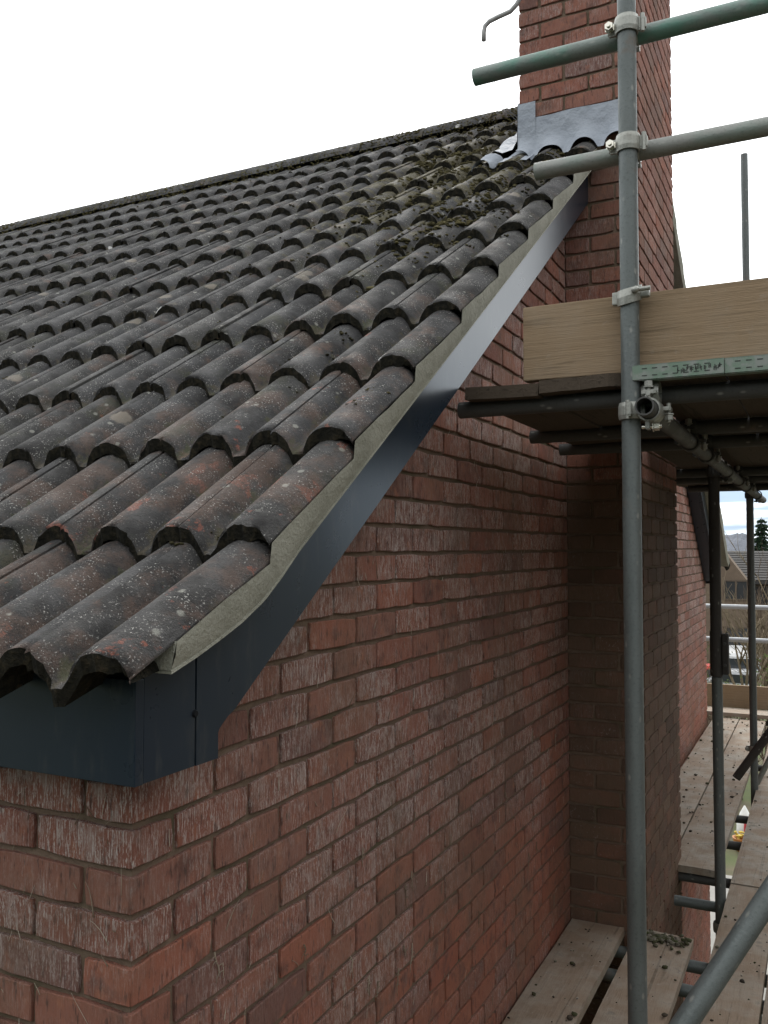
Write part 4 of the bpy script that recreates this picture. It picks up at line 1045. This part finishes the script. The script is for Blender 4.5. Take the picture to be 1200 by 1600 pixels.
# hill
m = MT('wooded_hill', .95, .1); n1 = m.noise(m.coord(), .03, 6, .7); m.col(m.mix(n1, (.075, .085, .105), (.15, .16, .185))).bump(n1, 6, 1); M['hill'] = m.m
mb = MB(); HY = 900
px = [980, 1040, 1090, 1115, 1135, 1150, 1162, 1172, 1190, 1220, 1260, 1340]; pz = [852, 848, 843, 840, 836, 834, 833, 838, 846, 848, 850, 852]
rows = []
for dy, f in ((-160, 0), (-90, .55), (-30, .92), (0, 1), (120, .6), (260, 0)):
    rows.append([])
    for i in range(len(px)*6):
        a = i/6; k0 = min(int(a), len(px)-2); fr_ = a-k0; X0 = px[k0]+(px[k0+1]-px[k0])*fr_; Z0 = pz[k0]+(pz[k0+1]-pz[k0])*fr_
        p = at(X0, Z0, HY); rows[-1].append((p.x, HY+dy, gh(99)+(p.z-gh(99)+1.6*mnoise.noise(Vector((i*.7, dy*.02, 0))))*f))
k = len(rows[0]); vs = [p for r_ in rows for p in r_]
mb.add(vs, [(j*k+i, j*k+i+1, (j+1)*k+i+1, (j+1)*k+i) for j in range(len(rows)-1) for i in range(k-1)], 0, None, True)
tag(mb.build('hills', [M['hill']]), kind='structure')
# bare shrubs and trees
plain('bare_bark', (.12, .09, .065), .9, .1, .35, 20); plain('pale_twig', (.15, .12, .08), .9, .1, .3, 20)
plain('shrub_leaf', (.09, .12, .04), .9, .1, .4, 6)
def bare_tree(base, h, label, spread=.55, n0=5, leaves=0, mat='bare_bark', cat='tree', seed=1, twist=.3, r0=.05):
    rs = random.Random(seed)
    t = empty('bare_tree' if cat == 'tree' else 'bare_shrub', base, label, cat, 'bare trees and shrubs beyond the scaffold')
    tr = MB(); cr = MB(); tips = []
    def grow(p, d, ln, r_, lv, mbx):
        pts = [p]; 
        for q_ in range(4):
            d = (d+Vector((rs.gauss(0, twist*.5), rs.gauss(0, twist*.5), rs.gauss(.06, .12)))).normalized(); pts.append(pts[-1]+d*ln/4)
        mbx.path(pts, [r_, r_*.88, r_*.76, r_*.64, r_*.5], 5 if lv < 2 else 3, 0, rs.random())
        if lv >= 4: tips.append(pts[-1]); return
        for q_ in range(rs.choice((2, 3, 3)) if lv else n0):
            a = rs.uniform(0, 6.28); sp = rs.uniform(.3, 1)*spread
            nd = (d+Vector((math.cos(a)*sp, math.sin(a)*sp, rs.uniform(-.1, .35)))).normalized()
            grow(pts[rs.choice((2, 3, 4))] if lv else pts[rs.choice((1, 2, 3, 4))], nd, ln*rs.uniform(.55, .8), r_*.55, lv+1, cr)
    b = Vector(base)
    grow(b, Z_.copy(), h*.38, r0, 0, tr)
    if leaves:
        for p in tips:
            for q_ in range(leaves):
                c = p+Vector((rs.gauss(0, .12), rs.gauss(0, .12), rs.gauss(0, .12))); u = Vector((rs.gauss(0, 1), rs.gauss(0, 1), rs.gauss(0, 1))).normalized(); v = u.orthogonal().normalized(); s_ = rs.uniform(.02, .05)
                cr.add([c-u*s_, c+v*s_*.5, c+u*s_, c-v*s_*.5], [(0, 1, 2, 3)], 1, rs.random())
    tr.build('trunk', [M[mat]], t); cr.build('crown', [M[mat], M['shrub_leaf']], t)
    return t
def gp(px_, y): p = at(px_, 900, y); return (p.x, y, gh(y))
bare_tree(gp(1152, 26), 7.2, 'tall bare tree in front of the brown house wall', .7, 10, 0, 'pale_twig', seed=3, r0=.09)
bare_tree(gp(1152, 21), 3.6, 'dark bare shrub just over the far toe board', .8, 13, 0, 'bare_bark', 'shrub', seed=5, r0=.06)
bare_tree(gp(1190, 22), 3.7, 'sparsely leaved shrub at the right edge', .8, 12, 4, 'bare_bark', 'shrub', seed=8, r0=.06)
bare_tree(gp(1112, 24), 3.9, 'sparsely leaved shrub beside the red wall end', .7, 12, 4, 'bare_bark', 'shrub', seed=11, r0=.06)
bare_tree(gp(1128, 19), 3.4, 'thin dark shrub between the two rear uprights', .8, 14, 0, 'bare_bark', 'shrub', seed=21, r0=.05)
bare_tree(gp(1175, 33), 6.4, 'spreading bare tree close to the brown gable', .75, 10, 0, 'bare_bark', seed=23, r0=.08)
bare_tree(gp(1195, 30), 6.2, 'pale bare tree before the grey roof', .6, 6, 0, 'pale_twig', seed=14, r0=.08)
# conifer
def conifer(base, h, w_, label):
    t = empty('conifer_tree', base, label, 'tree'); b = MB(); bx_ = Vector(base)
    b.path([bx_, bx_+Z_*h*.5, bx_+Z_*h], [.22, .14, .02], 7); b.build('trunk', [M['bare_bark']], t)
    b = MB(); rs = random.Random(4)
    n = int(h/.32)
    for i in range(n):
        f = i/n; z = h*(.1+.9*f); r_ = w_*(1-f)**.8*rs.uniform(.75, 1.15)+.05
        for k_ in range(18):
            a = rs.uniform(0, 6.28); d = Vector((math.cos(a), math.sin(a), rs.uniform(-.25, .1))); rr = r_*rs.uniform(.6, 1.1)
            for s_ in range(12):
                c = bx_+Z_*z+d*(rr*(s_+.6)/12); c.z -= .25*((s_+.6)/12)**2*rr
                for q_ in range(3):
                    u = (d+Vector((rs.gauss(0, .7), rs.gauss(0, .7), rs.gauss(0, .4)))).normalized(); v = u.orthogonal().normalized(); l_ = rs.uniform(.1, .22)
                    b.add([c, c+u*l_*.5+v*.05, c+u*l_, c+u*l_*.5-v*.05], [(0, 1, 2, 3)], 0, rs.random())
    b.build('crown', [M['conifer_leaf']], t); return t
cb = gp(1191, 68); ch = at(1191, 808, 68).z-cb[2]
conifer(cb, ch, 2.6, 'dark conifer rising behind the grey roof')
